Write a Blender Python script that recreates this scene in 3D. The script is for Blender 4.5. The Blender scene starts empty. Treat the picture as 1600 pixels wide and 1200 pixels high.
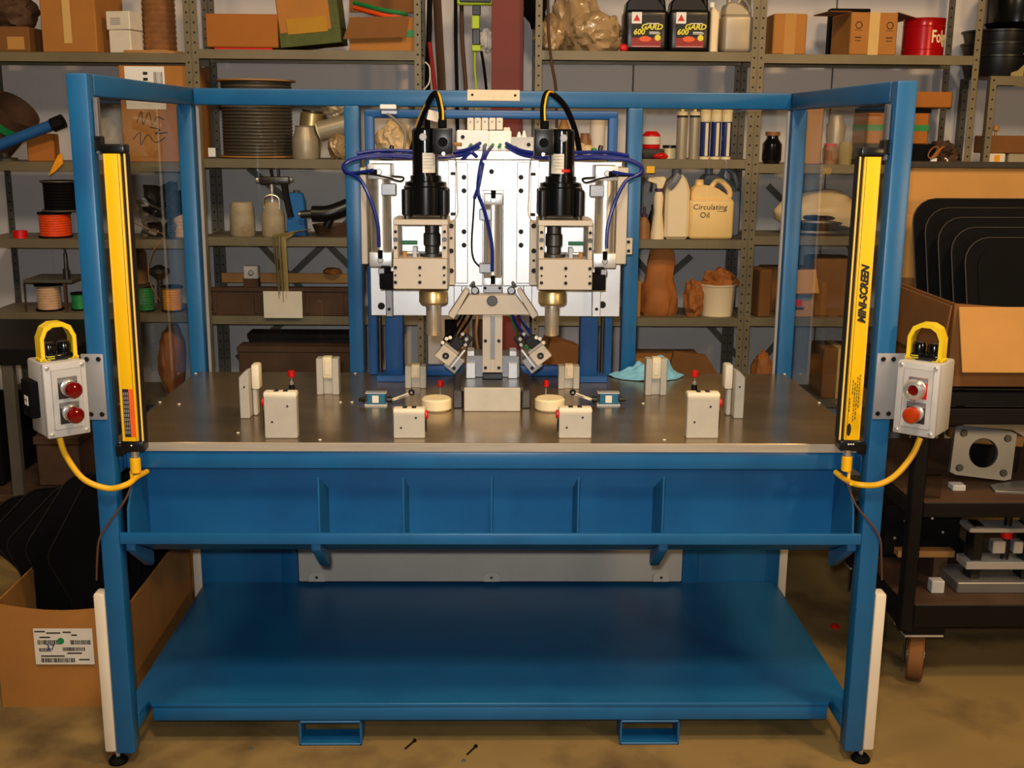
import bpy, bmesh, math, random
from mathutils import Vector, Matrix, noise
random.seed(7)
SC = bpy.context.scene
COL = SC.collection
# ---------------------------------------------------------------- camera
FPX, CD, CH, PIT, YAW, ROL, CX = 1772.5, 2.75, 1.665, .2202, .0203, .0082, -.0102
FWD = Vector((math.sin(YAW)*math.cos(PIT), math.cos(YAW)*math.cos(PIT), -math.sin(PIT)))
RGT = Vector((math.cos(YAW), -math.sin(YAW), 0)); UPV = RGT.cross(FWD)
R2 = math.cos(ROL)*RGT + math.sin(ROL)*UPV; U2 = -math.sin(ROL)*RGT + math.cos(ROL)*UPV
CAM = Vector((CX, -CD, CH))
cd = bpy.data.cameras.new('camera'); cam = bpy.data.objects.new('camera', cd); COL.objects.link(cam)
cd.sensor_width = 36; cd.lens = FPX*36/1600; cd.clip_start = .05; cd.clip_end = 60
cam.matrix_world = Matrix(((R2.x, U2.x, -FWD.x, CAM.x), (R2.y, U2.y, -FWD.y, CAM.y), (R2.z, U2.z, -FWD.z, CAM.z), (0, 0, 0, 1)))
SC.camera = cam
# ---------------------------------------------------------------- world, lights, exposure
wd = bpy.data.worlds.new('world'); SC.world = wd; wd.use_nodes = True
wd.node_tree.nodes['Background'].inputs[0].default_value = (1, .80, .58, 1)
wd.node_tree.nodes['Background'].inputs[1].default_value = .025
def area(name, loc, target, power, size, color, shape='DISK', sy=None, spread=None):
    l = bpy.data.lights.new(name, 'AREA'); l.energy = power; l.size = size; l.color = color; l.shape = shape
    if sy: l.size_y = sy
    if spread: l.spread = math.radians(spread)
    o = bpy.data.objects.new(name, l); COL.objects.link(o); o.location = loc
    o.rotation_euler = (Vector(target)-Vector(loc)).to_track_quat('-Z', 'Y').to_euler(); return o
area('camera_flash', (CX-.03, -CD-.02, CH+.07), (0, .9, 1.15), 19, .05, (1, .98, .96), spread=120)          # the flash of the camera
area('bay_lamp', (2.1, -1.3, 4.3), (.9, 1.0, .8), 80, .6, (1, .64, .30))                          # warm high-bay lamps of the shop
area('bay_lamp', (-1.9, -1.5, 4.3), (-.4, .6, .6), 36, .6, (1, .66, .34))
area('bay_lamp', (.1, -2.5, 4.2), (0, .5, .9), 80, .6, (1, .82, .60))
area('shop_lamp', (2.7, -2.4, 1.95), (1.0, 2.0, 1.4), 26, .3, (1, .68, .33))                              # warm lamp behind the camera on the right
SC.view_settings.view_transform = 'Standard'; SC.view_settings.look = 'None'
SC.view_settings.exposure = 0; SC.view_settings.gamma = 1; SC.view_settings.use_curve_mapping = False
# ---------------------------------------------------------------- helpers
def ray(px, py): return R2*((px-800)/FPX) + U2*((600-py)/FPX) + FWD
def P(px, py, Y):
    d = ray(px, py); return CAM + d*((Y-CAM.y)/d.y)
def PZ(px, py, Z):
    d = ray(px, py); return CAM + d*((Z-CAM.z)/d.z)
def lin(c):
    return tuple((v/255/12.92 if v/255 <= .04045 else ((v/255+.055)/1.055)**2.4) for v in c) + (1,)
def mat(name, col, rough=.5, metal=0, var=.12, scale=12, bump=0, bscale=60, spec=.5, stretch=None, coat=0, grime=None):
    m = bpy.data.materials.new(name); m.use_nodes = True; nt = m.node_tree; N = nt.nodes; L = nt.links
    b = N['Principled BSDF']; b.inputs['Roughness'].default_value = rough; b.inputs['Metallic'].default_value = metal
    b.inputs['Specular IOR Level'].default_value = spec; b.inputs['Coat Weight'].default_value = coat
    tc = N.new('ShaderNodeTexCoord'); mp = N.new('ShaderNodeMapping'); L.new(tc.outputs['Object'], mp.inputs[0])
    if stretch: mp.inputs['Scale'].default_value = stretch
    n = N.new('ShaderNodeTexNoise'); n.inputs['Scale'].default_value = scale; n.inputs['Detail'].default_value = 5
    L.new(mp.outputs[0], n.inputs['Vector'])
    r = N.new('ShaderNodeValToRGB'); L.new(n.outputs['Fac'], r.inputs[0]); c = lin(col)
    r.color_ramp.elements[0].position = .3; r.color_ramp.elements[1].position = .7
    r.color_ramp.elements[0].color = tuple(v*(1-var) for v in c[:3])+(1,)
    r.color_ramp.elements[1].color = tuple(min(1, v*(1+var)) for v in c[:3])+(1,)
    out = r.outputs[0]
    if grime:
        g, amt, gs = grime; n2 = N.new('ShaderNodeTexNoise'); n2.inputs['Scale'].default_value = gs; n2.inputs['Detail'].default_value = 8
        L.new(tc.outputs['Object'], n2.inputs['Vector'])
        r2 = N.new('ShaderNodeValToRGB'); r2.color_ramp.elements[0].position = .48; r2.color_ramp.elements[1].position = .72
        r2.color_ramp.elements[1].color = (amt, amt, amt, 1); L.new(n2.outputs['Fac'], r2.inputs[0])
        mx = N.new('ShaderNodeMix'); mx.data_type = 'RGBA'; L.new(r2.outputs[0], mx.inputs['Factor']); L.new(out, mx.inputs[6]); mx.inputs[7].default_value = lin(g)
        out = mx.outputs[2]
    L.new(out, b.inputs['Base Color'])
    if bump:
        n3 = N.new('ShaderNodeTexNoise'); n3.inputs['Scale'].default_value = bscale; n3.inputs['Detail'].default_value = 4; L.new(mp.outputs[0], n3.inputs['Vector'])
        bp = N.new('ShaderNodeBump'); bp.inputs['Strength'].default_value = bump; bp.inputs['Distance'].default_value = .004
        L.new(n3.outputs['Fac'], bp.inputs['Height']); L.new(bp.outputs[0], b.inputs['Normal'])
    return m
def glassmat(name, tint, ior=1.5, extra=0.0):
    m = bpy.data.materials.new(name); m.use_nodes = True; nt = m.node_tree; N = nt.nodes; L = nt.links
    N.remove(N['Principled BSDF']); t = N.new('ShaderNodeBsdfTransparent'); t.inputs[0].default_value = tint
    g = N.new('ShaderNodeBsdfGlossy'); g.inputs['Roughness'].default_value = .015
    f = N.new('ShaderNodeFresnel'); f.inputs[0].default_value = ior
    gm = N.new('ShaderNodeNewGeometry'); iv = N.new('ShaderNodeMath'); iv.operation = 'SUBTRACT'; iv.inputs[0].default_value = 1; L.new(gm.outputs['Backfacing'], iv.inputs[1])
    ml = N.new('ShaderNodeMath'); ml.operation = 'MULTIPLY'; L.new(f.outputs[0], ml.inputs[0]); L.new(iv.outputs[0], ml.inputs[1])   # one reflection per pane
    x = N.new('ShaderNodeMixShader'); L.new(ml.outputs[0], x.inputs[0]); L.new(t.outputs[0], x.inputs[1]); L.new(g.outputs[0], x.inputs[2])
    L.new(x.outputs[0], N['Material Output'].inputs[0]); return m
M = {}
def dm(k, *a, **kw): M[k] = mat(k, *a, **kw)
dm('blue', (22, 94, 146), .38, 0, .06, 6, .05, 90, grime=((14, 74, 125), .5, 5))
dm('blue_tower', (28, 86, 148), .4, 0, .06, 6)
dm('table_steel', (156, 136, 106), .23, .8, .14, 5, .02, 40, stretch=(1, 4, 1), grime=((80, 66, 50), .5, 3))
dm('mill_edge', (190, 180, 164), .36, .35, .12, 18, .08, 120, stretch=(.3, 1, 6))
dm('alu', (226, 226, 226), .43, .78, .05, 9, .03, 60)
dm('alu_warm', (190, 178, 160), .55, .3, .05, 9, .03, 60)
dm('alu_grey', (150, 150, 152), .42, .75, .08, 9, .03, 60)
dm('steel', (225, 218, 202), .36, .85, .06, 8, stretch=(1, 1, .2))
dm('steel_dark', (84, 82, 80), .38, .85, .12, 10)
dm('gold_steel', (205, 182, 130), .36, .85, .08, 8, stretch=(1, 1, .2))
dm('black', (14, 14, 16), .32, 0, .2, 8)
dm('black_gloss', (9, 9, 10), .18, 0, .1, 8, coat=.3)
dm('black_matte', (8, 8, 9), .8, 0, .2, 14, .1, spec=.12)
dm('black_cart', (13, 12, 12), .5, 0, .25, 8, spec=.25)
dm('yellow', (250, 194, 8), .42, 0, .03, 5)
dm('yellow_edge', (255, 214, 110), .45, 0, .03, 5)
dm('yellow_plastic', (242, 208, 30), .4, 0, .04, 5)
dm('yellow_cable', (240, 182, 8), .45, 0, .05, 20)
dm('boxgrey', (188, 186, 184), .5, 0, .04, 14, .05, 200)
dm('boxgrey_dark', (150, 150, 152), .45, .2, .05, 14)
dm('cover_white', (222, 210, 190), .5, 0, .04, 8)
dm('cream', (232, 216, 176), .55, 0, .06, 20, .05)
dm('cream_print', (228, 212, 180), .6, 0, .05, 60)
dm('nest', (186, 180, 166), .5, .15, .06, 24, .05, 120)
dm('nest_pad', (230, 218, 192), .55, 0, .05, 24, .05)
dm('red', (206, 14, 10), .4, 0, .1, 12)
dm('red_lens', (104, 5, 6), .12, 0, .2, 30, coat=.6)
dm('orange_lens', (170, 52, 10), .12, 0, .2, 30, coat=.6)
dm('chrome', (226, 223, 218), .22, .7, .04, 9)
dm('white', (238, 238, 236), .5, 0, .03, 9)
dm('print_black', (20, 18, 18), .6, 0, .1, 9)
dm('green', (20, 130, 70), .5, 0, .1, 9)
dm('teal', (18, 96, 128), .42, 0, .1, 9)
dm('hose_blue', (14, 34, 120), .35, 0, .1, 20)
dm('hose_grey', (120, 116, 108), .5, 0, .1, 20)
dm('wire_brown', (92, 60, 46), .55, 0, .1, 20)
dm('wire_tan', (176, 140, 96), .55, 0, .1, 20)
dm('panel_grey', (196, 190, 178), .5, .1, .05, 7)
dm('rag', (126, 190, 214), .85, 0, .1, 18, .3, 60)
dm('floor', (140, 116, 70), .68, 0, .16, 2.2, .12, 60, grime=((72, 54, 32), .85, 4.2))
dm('wall', (200, 195, 194), .7, 0, .04, 1.4, .04, 30)
dm('shelf', (118, 108, 84), .5, .25, .12, 7, .03, 60)
dm('shelf_dark', (84, 80, 70), .55, .25, .15, 7)
dm('hole', (16, 15, 13), .8, 0, 0, 5)
dm('card', (172, 114, 48), .8, 0, .07, 9, .08, 90)
dm('card_dark', (122, 78, 32), .82, 0, .1, 9, .08, 90)
dm('card_pale', (184, 134, 68), .8, 0, .06, 9, .08, 90)
dm('card_orange', (164, 98, 22), .75, 0, .06, 9, .05, 90)
dm('tape', (214, 178, 112), .35, 0, .05, 20)
dm('kraft', (166, 100, 42), .72, 0, .16, 10, .5, 26)
dm('paper', (224, 216, 200), .75, 0, .05, 20)
dm('plastic_bag', (168, 140, 102), .3, 0, .2, 9, .6, 22, coat=.3)
dm('bag_pale', (224, 196, 150), .45, 0, .1, 6, .3, 14)
dm('column_red', (112, 36, 22), .6, 0, .12, 7)
dm('jug_cream', (244, 208, 140), .45, 0, .05, 6)
dm('jug_white', (240, 220, 184), .45, 0, .05, 6)
dm('jug_grey', (120, 126, 140), .45, 0, .06, 6)
dm('silver_tube', (172, 160, 140), .4, .3, .05, 6)
dm('blue_print', (24, 40, 110), .5, 0, .2, 30)
dm('lime', (176, 206, 34), .5, 0, .06, 9)
dm('coffee_red', (178, 8, 14), .25, .2, .1, 9, coat=.3)
dm('spool_wire', (92, 84, 72), .45, .4, .2, 60, .3, 200, stretch=(.1, .1, 3))
dm('wood', (170, 122, 66), .7, 0, .15, 6, .05, 50, stretch=(1, 6, 1))
dm('brown_twine', (128, 84, 44), .85, 0, .2, 30, .3, 120)
dm('orange_wire', (232, 74, 16), .5, 0, .12, 40, .3, 200)
dm('green_wire', (14, 128, 62), .5, 0, .12, 40, .3, 200)
dm('yellow_wire', (240, 158, 10), .5, 0, .12, 40, .3, 200)
dm('beige_wire', (200, 162, 124), .6, 0, .12, 40, .3, 200)
dm('dirty_jar', (172, 158, 130), .6, 0, .2, 14, .3, 40, grime=((120, 90, 56), .8, 12))
dm('rust', (74, 50, 32), .75, .1, .25, 9, .2, 50)
dm('strap', (156, 138, 86), .8, 0, .12, 20)
dm('blue_can', (12, 104, 176), .4, 0, .08, 9)
dm('brown_jar', (140, 92, 48), .5, 0, .2, 14)
dm('seal_yellow', (230, 220, 60), .5, 0, .05, 9)
dm('glow_orange', (236, 96, 24), .5, 0, .15, 20)
dm('label_red', (150, 18, 16), .45, 0, .12, 9)
dm('purple', (70, 44, 84), .5, 0, .1, 9)
dm('olive', (74, 84, 28), .7, 0, .2, 30)
dm('mustard', (176, 128, 10), .7, 0, .08, 12)
dm('lamp_dark', (40, 34, 28), .6, 0, .2, 9)
M['glass'] = glassmat('glass', (.96, .97, .965, 1), 1.5)
M['film'] = glassmat('film', (.80, .80, .82, 1), 1.5)

ORG = {}
class B:
    def __init__(s, xf=None): s.bm = bmesh.new(); s.xf = xf
    def _fin(s, vs, m=None):
        if m is not None: bmesh.ops.transform(s.bm, matrix=m, verts=vs)
        if s.xf is not None: bmesh.ops.transform(s.bm, matrix=s.xf, verts=vs)
        return s
    def box(s, x0, x1, y0, y1, z0, z1, bev=.002, seg=1, m=None):
        x0, x1 = min(x0, x1), max(x0, x1); y0, y1 = min(y0, y1), max(y0, y1); z0, z1 = min(z0, z1), max(z0, z1)
        t = bmesh.new(); bmesh.ops.create_cube(t, size=1)
        bmesh.ops.transform(t, matrix=Matrix.Translation(((x0+x1)/2, (y0+y1)/2, (z0+z1)/2)) @ Matrix.Diagonal((x1-x0, y1-y0, z1-z0, 1)), verts=t.verts)
        bev = min(bev, .45*min(x1-x0, y1-y0, z1-z0))
        if bev > 0: bmesh.ops.bevel(t, geom=list(t.edges), offset=bev, segments=seg, affect='EDGES', profile=.5)
        return s._merge(t, m)
    def _merge(s, t, m=None):
        me = bpy.data.meshes.new('tmp'); t.to_mesh(me); t.free(); n0 = len(s.bm.verts)
        s.bm.from_mesh(me); bpy.data.meshes.remove(me); s.bm.verts.ensure_lookup_table()
        return s._fin(s.bm.verts[n0:], m)
    def cyl(s, p0, p1, r0, r1=None, n=20, bev=0):
        p0, p1 = Vector(p0), Vector(p1); r1 = r0 if r1 is None else r1; d = p1-p0
        h = d.length; b = min(bev, r0*.4, h*.4)
        prof = [(0, 0), (r0-b, 0), (r0, b), (r1, h-b), (r1-b, h), (0, h)] if b else [(0, 0), (r0, 0), (r1, h), (0, h)]
        return s.lathe(prof, p0, d, n)
    def lathe(s, prof, c, axis=(0, 0, 1), n=24, sx=1, sy=1):
        t = bmesh.new(); rings = []
        for r, z in prof:
            if r < 1e-6: rings.append([t.verts.new((0, 0, z))])
            else: rings.append([t.verts.new((r*sx*math.cos(2*math.pi*i/n), r*sy*math.sin(2*math.pi*i/n), z)) for i in range(n)])
        for a, b in zip(rings[:-1], rings[1:]):
            if len(a) == 1 and len(b) == 1: continue
            for i in range(n):
                j = (i+1) % n
                if len(a) == 1: t.faces.new((a[0], b[j], b[i])) if False else t.faces.new((a[0], b[i], b[j]))
                elif len(b) == 1: t.faces.new((a[i], a[j], b[0]))
                else: t.faces.new((a[i], a[j], b[j], b[i]))
        bmesh.ops.recalc_face_normals(t, faces=t.faces)
        q = Vector(axis).normalized().to_track_quat('Z', 'Y').to_matrix().to_4x4()
        return s._merge(t, Matrix.Translation(Vector(c)) @ q)
    def prism(s, pts, axis, a0, a1, bev=0, m=None):
        t = bmesh.new()
        def v(u, w, a): return {'x': (a, u, w), 'y': (u, a, w), 'z': (u, w, a)}[axis]
        A = [t.verts.new(v(u, w, a0)) for u, w in pts]; Bv = [t.verts.new(v(u, w, a1)) for u, w in pts]
        t.faces.new(A); t.faces.new(Bv)
        for i in range(len(pts)): j = (i+1) % len(pts); t.faces.new((A[i], A[j], Bv[j], Bv[i]))
        bmesh.ops.recalc_face_normals(t, faces=t.faces)
        if bev: bmesh.ops.bevel(t, geom=list(t.edges), offset=bev, segments=1, affect='EDGES', profile=.5)
        return s._merge(t, m)
    def tube(s, pts, r, n=8, sub=6, smooth=True, flat=1):
        pts = [Vector(p) for p in pts]
        if smooth and len(pts) > 2:
            q = []
            for i in range(len(pts)-1):
                a, b, c, d = pts[max(i-1, 0)], pts[i], pts[i+1], pts[min(i+2, len(pts)-1)]
                for k in range(sub):
                    u = k/sub; q.append(.5*((2*b)+(c-a)*u+(2*a-5*b+4*c-d)*u*u+(3*b-a-3*c+d)*u**3))
            q.append(pts[-1]); pts = q
        t = bmesh.new(); rings = []; up = Vector((0.1, .3, 1)).normalized()
        for i, p in enumerate(pts):
            d = (pts[min(i+1, len(pts)-1)]-pts[max(i-1, 0)]).normalized()
            a = d.cross(up)
            if a.length < 1e-3: a = d.cross(Vector((1, 0, 0)))
            a.normalize(); b = a.cross(d).normalized(); up = b
            rings.append([t.verts.new(p+r*(math.cos(2*math.pi*k/n)*a+flat*math.sin(2*math.pi*k/n)*b)) for k in range(n)])
        for a, b in zip(rings[:-1], rings[1:]):
            for k in range(n): j = (k+1) % n; t.faces.new((a[k], a[j], b[j], b[k]))
        t.faces.new(rings[0]); t.faces.new(rings[-1]); bmesh.ops.recalc_face_normals(t, faces=t.faces)
        return s._merge(t)
    def blob(s, c, rad, seed=0, amp=.25, freq=1.6, sub=3, flatbase=True):
        t = bmesh.new(); bmesh.ops.create_icosphere(t, subdivisions=sub, radius=1)
        for v in t.verts:
            n = noise.noise(v.co*freq+Vector((seed*3.1, seed*1.7, seed))) + .5*noise.noise(v.co*freq*3+Vector((seed, 0, seed*2.3)))
            co = v.co*(1+amp*n)
            if flatbase and co.z < -.8: co.z = -.8-(co.z+.8)*0
            v.co = Vector((co.x*rad[0], co.y*rad[1], co.z*rad[2]))
        return s._merge(t, Matrix.Translation(Vector(c)))
    def mesh(s, verts, faces):
        vs = [s.bm.verts.new(v) for v in verts]
        for f in faces: s.bm.faces.new([vs[i] for i in f])
        return s._fin(vs)
    def rect(s, x0, x1, z0, z1, y, m=None):
        return s.box(x0, x1, y, y+.0006, z0, z1, 0, m=m)
def link(name, me, parent=None):
    o = bpy.data.objects.new(name, me); COL.objects.link(o)
    if parent is not None: o.parent = parent
    return o
def root_of(o):
    while o.parent is not None: o = o.parent
    return o
def part(parent, name, m, b, label=None, flat=False, kind=None):
    off = ORG.get(root_of(parent).name, Vector((0, 0, 0)))
    me = bpy.data.meshes.new(name)
    if b.xf is not None and b.xf.determinant() < 0: bmesh.ops.reverse_faces(b.bm, faces=b.bm.faces)
    if off.length: bmesh.ops.translate(b.bm, vec=-off, verts=b.bm.verts)
    b.bm.to_mesh(me); b.bm.free()
    for p in me.polygons: p.use_smooth = not flat
    if not flat: me.set_sharp_from_angle(angle=.6)
    me.materials.append(M[m]); o = link(name, me, parent)
    if label: o['label'] = label
    if kind or name in ('label_print', 'small_print', 'stamp_print', 'printed_marks', 'status_print', 'sticker_print', 'marker_scribble'): o['kind'] = kind or 'stuff'
    return o
def tag(o, label, cat, group=None, kind=None):
    if label: o['label'] = label
    if cat: o['category'] = cat
    if group: o['group'] = group
    if kind: o['kind'] = kind
    return o
def thing(name, label, cat, loc=(0, 0, 0), group=None, local=False, rot=(0, 0, 0)):
    o = bpy.data.objects.new(name, None); COL.objects.link(o); o.empty_display_size = .05
    o.location = loc; o.rotation_euler = rot
    ORG[o.name] = Vector((0, 0, 0)) if local else Vector(loc)
    return tag(o, label, cat, group)
def solo(name, m, b, label, cat, group=None, kind=None, flat=False):
    vs = b.bm.verts; xs = [v.co.x for v in vs]; ys = [v.co.y for v in vs]; zs = [v.co.z for v in vs]
    c = Vector(((min(xs)+max(xs))/2, (min(ys)+max(ys))/2, min(zs)))
    bmesh.ops.translate(b.bm, vec=-c, verts=b.bm.verts)
    me = bpy.data.meshes.new(name); b.bm.to_mesh(me); b.bm.free()
    for p in me.polygons: p.use_smooth = not flat
    if not flat: me.set_sharp_from_angle(angle=.6)
    me.materials.append(M[m]); o = link(name, me); o.location = c
    return tag(o, label, cat, group, kind)
_SH = {}
def bolts(parent, pts, r=.006, h=.004, m='hole', name='bolt', axis=(0, -1, 0)):
    off = ORG.get(root_of(parent).name, Vector((0, 0, 0)))
    k = (r, h, m, axis)
    if k not in _SH:
        b = B().cyl((0, 0, 0), Vector(axis)*h, r, n=12, bev=.001); me = bpy.data.meshes.new(name); b.bm.to_mesh(me); b.bm.free(); me.materials.append(M[m]); _SH[k] = me
    for p in pts:
        o = link(name, _SH[k], parent); o.location = Vector(p)-off
def text(parent, body, size, m, loc, rot=(math.pi/2, 0, 0), shear=0, name='lettering', ex=.0004, warp=None, align='CENTER', sx=1, bold=0):
    cu = bpy.data.curves.new('t', 'FONT'); cu.body = body; cu.size = size; cu.shear = shear; cu.offset = bold; cu.extrude = ex; cu.align_x = align; cu.align_y = 'CENTER'; cu.resolution_u = 2
    to = bpy.data.objects.new('t', cu); COL.objects.link(to); bpy.context.view_layer.update()
    me = bpy.data.meshes.new_from_object(to); bpy.data.objects.remove(to); bpy.data.curves.remove(cu)
    from mathutils import Euler
    mx = Matrix.Translation(Vector(loc)) @ Euler(rot).to_matrix().to_4x4() @ Matrix.Diagonal((sx, 1, 1, 1))
    off = ORG.get(root_of(parent).name, Vector((0, 0, 0)))
    for v in me.vertices:
        c = mx @ v.co
        if warp: c = warp(c)
        v.co = c-off
    me.materials.clear(); me.materials.append(M[m]); me.name = name
    return link(name, me, parent)
# ---------------------------------------------------------------- setting
floor = solo('floor', 'floor', B().box(-5, 5, -4, 2.36, -.1, 0, 0), None, None, kind='structure')
YS, YW = 1.95, 2.33                                   # front of the shelving, back wall
wall = bpy.data.objects.new('wall_back', None); COL.objects.link(wall); wall.location = (0, YW, 0); wall['kind'] = 'structure'; ORG[wall.name] = Vector((0, YW, 0))
part(wall, 'wall_base', 'shelf_dark', B().box(-5, 5, YW+.012, YW+.1, 0, 4.5, 0))
seams = [-5, -3.1, P(63, 150, YW).x, P(262, 150, YW).x-.55, P(700, 100, YW).x-.12, P(990, 100, YW).x, P(1302, 100, YW).x, 3.0, 5]
for a, b in zip(seams[:-1], seams[1:]):
    part(wall, 'wall_panel', 'wall', B().box(a+.003, b-.003, YW, YW+.012, 0, 4.5, .003))
# ---------------------------------------------------------------- machine frame
W = .05; XC = -.002; TZ = .873
fr = thing('assembly_workstation', 'blue welded steel machine frame with worktable, parts trough and clear guard panels', 'workstation', (0, .5, 0))
BX = {s: (P(285, 400, .96).x if s < 0 else P(1254, 300, .96).x) for s in (-1, 1)}
def tubebox(name, *a, m='blue', bev=.006): return part(fr, name, m, B().box(*a, bev, 2))
for s in (-1, 1):
    tubebox('front_post', s*.95, s*1.0, 0, .05, .035, 1.787)
    tubebox('back_post', s*.955, s*1.005, .96, 1.01, .035, 1.737)
    tubebox('top_side_rail', s*.95, s*1.0, .05, 1.01, 1.735, 1.787)
    tubebox('table_side_rail', s*.95, s*1.0, .05, .96, .80, .848)
    tubebox('shelf_side_rail', s*.95, s*1.0, .05, .96, .078, .122)
    c = part(fr, 'post_cover', 'cover_white', B().box(s*1.0, s*1.03, .0, .045, .04, .49, .006, 2), label='cream cover strip on the front post')
    part(fr, 'post_cover', 'cover_white', B().box(s*1.005, s*1.035, .965, 1.01, .04, .80, .006, 2))
    for y in (.022, .985):
        f = part(fr, 'levelling_foot', 'black_matte', B().lathe([(0, 0), (.024, 0), (.026, .006), (.018, .016), (.008, .018), (0, .018)], (s*1.003, y, 0)))
        part(f, 'threaded_stem', 'chrome', B().cyl((s*1.003, y, .016), (s*1.003, y, .042), .006, n=12))
tubebox('top_back_rail', -.95, .95, .96, 1.01, 1.735, 1.787)
for a, b in ((541, 565), (976, 1000)):
    tubebox('back_upright', P(a, 350, .96).x, P(b, 350, .96).x, .96, 1.01, TZ-.06, 1.737)
tubebox('table_front_rail', -.95, .95, .09, .14, .80, .848)
tubebox('table_back_rail', -.955, .955, .96, 1.01, .80, .848)
tubebox('base_back_rail', -.955, .955, .96, 1.01, .06, .11)
tt = part(fr, 'table_top', 'table_steel', B().box(-.985, .985, .087, .958, TZ-.024, TZ, .0015))
part(tt, 'milled_front_edge', 'mill_edge', B().box(-.985, .985, .0845, .0868, TZ-.0235, TZ-.0005, .0006))
for px, py in ((280, 632), (250, 629), (372, 677), (500, 688), (532, 629), (550, 629), (618, 637), (1005, 631), (1280, 630), (1038, 688), (555, 584), (306, 584), (1226, 585)):
    q = PZ(px, py, TZ); part(tt, 'dowel_pin', 'paper', B().cyl(q, q+Vector((0, 0, .003)), .0045, n=10, bev=.001))
# clear guard panels and their channels
for s in (-1, 1):
    part(fr, 'side_panel', 'glass', B().box(s*1.0055, s*1.0105, .046, 1.008, TZ-.02, 1.734, 0), label='clear acrylic side guard panel')
    a, b = (P(312, 300, .97).x, P(543, 300, .97).x) if s < 0 else (P(998, 300, .97).x, P(1228, 300, .97).x)
    part(fr, 'back_panel', 'glass', B().box(a, b, .982, .988, TZ-.02, 1.734, 0), label='clear acrylic back guard panel')
    e = P(314, 300, .97).x if s < 0 else P(1226, 300, .97).x
    part(fr, 'panel_channel', 'boxgrey_dark', B().box(e-.005, e+.005, .972, .98, TZ-.02, 1.734, .002))
    part(fr, 'panel_clip', 'alu_grey', B().box(s*.938, s*.949, .02, .045, 1.60, 1.733, .003))
p0, p1 = P(730, 140, .957), P(812, 158, .957)
npl = part(fr, 'name_plate', 'cream_print', B().box(p0.x, p1.x, .956, .9595, p1.z, p0.z, .001))
bolts(npl, [P(738, 148, .956), P(805, 149, .956)], .004, .002)
# parts trough
TB = .18
tr = part(fr, 'trough_body', 'blue', B().prism([(.004, .655), (.004, .628), (TB, .545), (TB, .80), (TB-.004, .80), (TB-.004, .552), (.008, .634), (.008, .655)], 'x', -.93, .93))
tubebox('trough_lip', -.95, .95, -.002, .010, .627, .657, bev=.003)
for s in (-1, 1):
    part(tr, 'trough_end_plate', 'blue', B().prism([(.003, .655), (.003, .63), (TB, .543), (TB, .80), (.085, .80), (.012, .72)], 'x', s*.925, s*.931, .001))
for px in (498, 630.5, 768, 903.5, 1036):
    x = P(px, 790, .012).x
    part(tr, 'trough_divider', 'blue', B().prism([(.012, .655), (.012, .634), (TB-.005, .555), (TB-.005, P(px, 761, TB).z), (.012, P(px, 746, .012).z)], 'x', x-.0025, x+.0025, .0008))
for px in (494, 1036, 205, 1330):
    x = P(px, 848, .02).x; w = .012
    g = part(fr, 'trough_bracket', 'blue', B().prism([(.012, .626), (.012, .606), (.15, .510), (.165, .515), (.165, .548)], 'x', x-w, x+w, .002))
# lower shelf and fork pockets
part(fr, 'lower_shelf', 'blue', B().prism([(-.93, .10), (.93, .10), (.945, .12), (.95, .052), (.98, .052), (.98, .955), (-.98, .955), (-.98, .052), (-.95, .052), (-.945, .12)], 'z', .116, .128, .001))
tubebox('shelf_front_rail', -.93, .93, .10, .15, .074, .118, bev=.008)
for a, b in ((467, 565), (969, 1062)):
    x0, x1 = P(a, 1140, .1).x, P(b, 1140, .1).x; z0, z1 = .001, .074; t = .006
    bb = B()
    for q in ((x0, x0+t, z0, z1), (x1-t, x1, z0, z1), (x0, x1, z0, z0+t), (x0, x1, z1-t, z1)): bb.box(q[0], q[1], .10, .18, q[2], q[3], .0015)
    part(fr, 'fork_pocket', 'blue', bb)
for a, b in ((325, 441), (1091, 1205)):
    part(fr, 'lower_back_panel', 'blue', B().box(P(a, 880, .95).x, P(b, 880, .95).x, .962, .966, .11, .80, .001))
for a, b in ((440, 466), (1066, 1092)):
    tubebox('lower_back_upright', P(a, 880, .95).x, P(b, 880, .95).x, .95, 1.0, .11, .80)
en = thing('electrical_enclosure', 'pale grey steel enclosure mounted low at the back of the machine', 'enclosure', (0, .95, .2))
e0, e1 = P(467, 907, .93), P(1065, 907, .93)
part(en, 'enclosure_door', 'panel_grey', B().box(e0.x, e1.x, .93, .948, .14, .66, .004, 2))
part(en, 'enclosure_body', 'boxgrey_dark', B().box(e0.x+.01, e1.x-.01, .949, 1.14, .145, .655, .004))
for px in (495, 768, 1033):
    q = P(px, 902, .928); bb = B().prism([(q.x-.028, .142), (q.x+.028, .142), (q.x+.028, .165), (q.x+.018, .176), (q.x-.018, .176), (q.x-.028, .165)], 'y', .924, .931, .001)
    la = part(en, 'door_latch', 'panel_grey', bb); bolts(la, [(q.x, .924, .158)], .005, .003, 'steel_dark')
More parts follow.
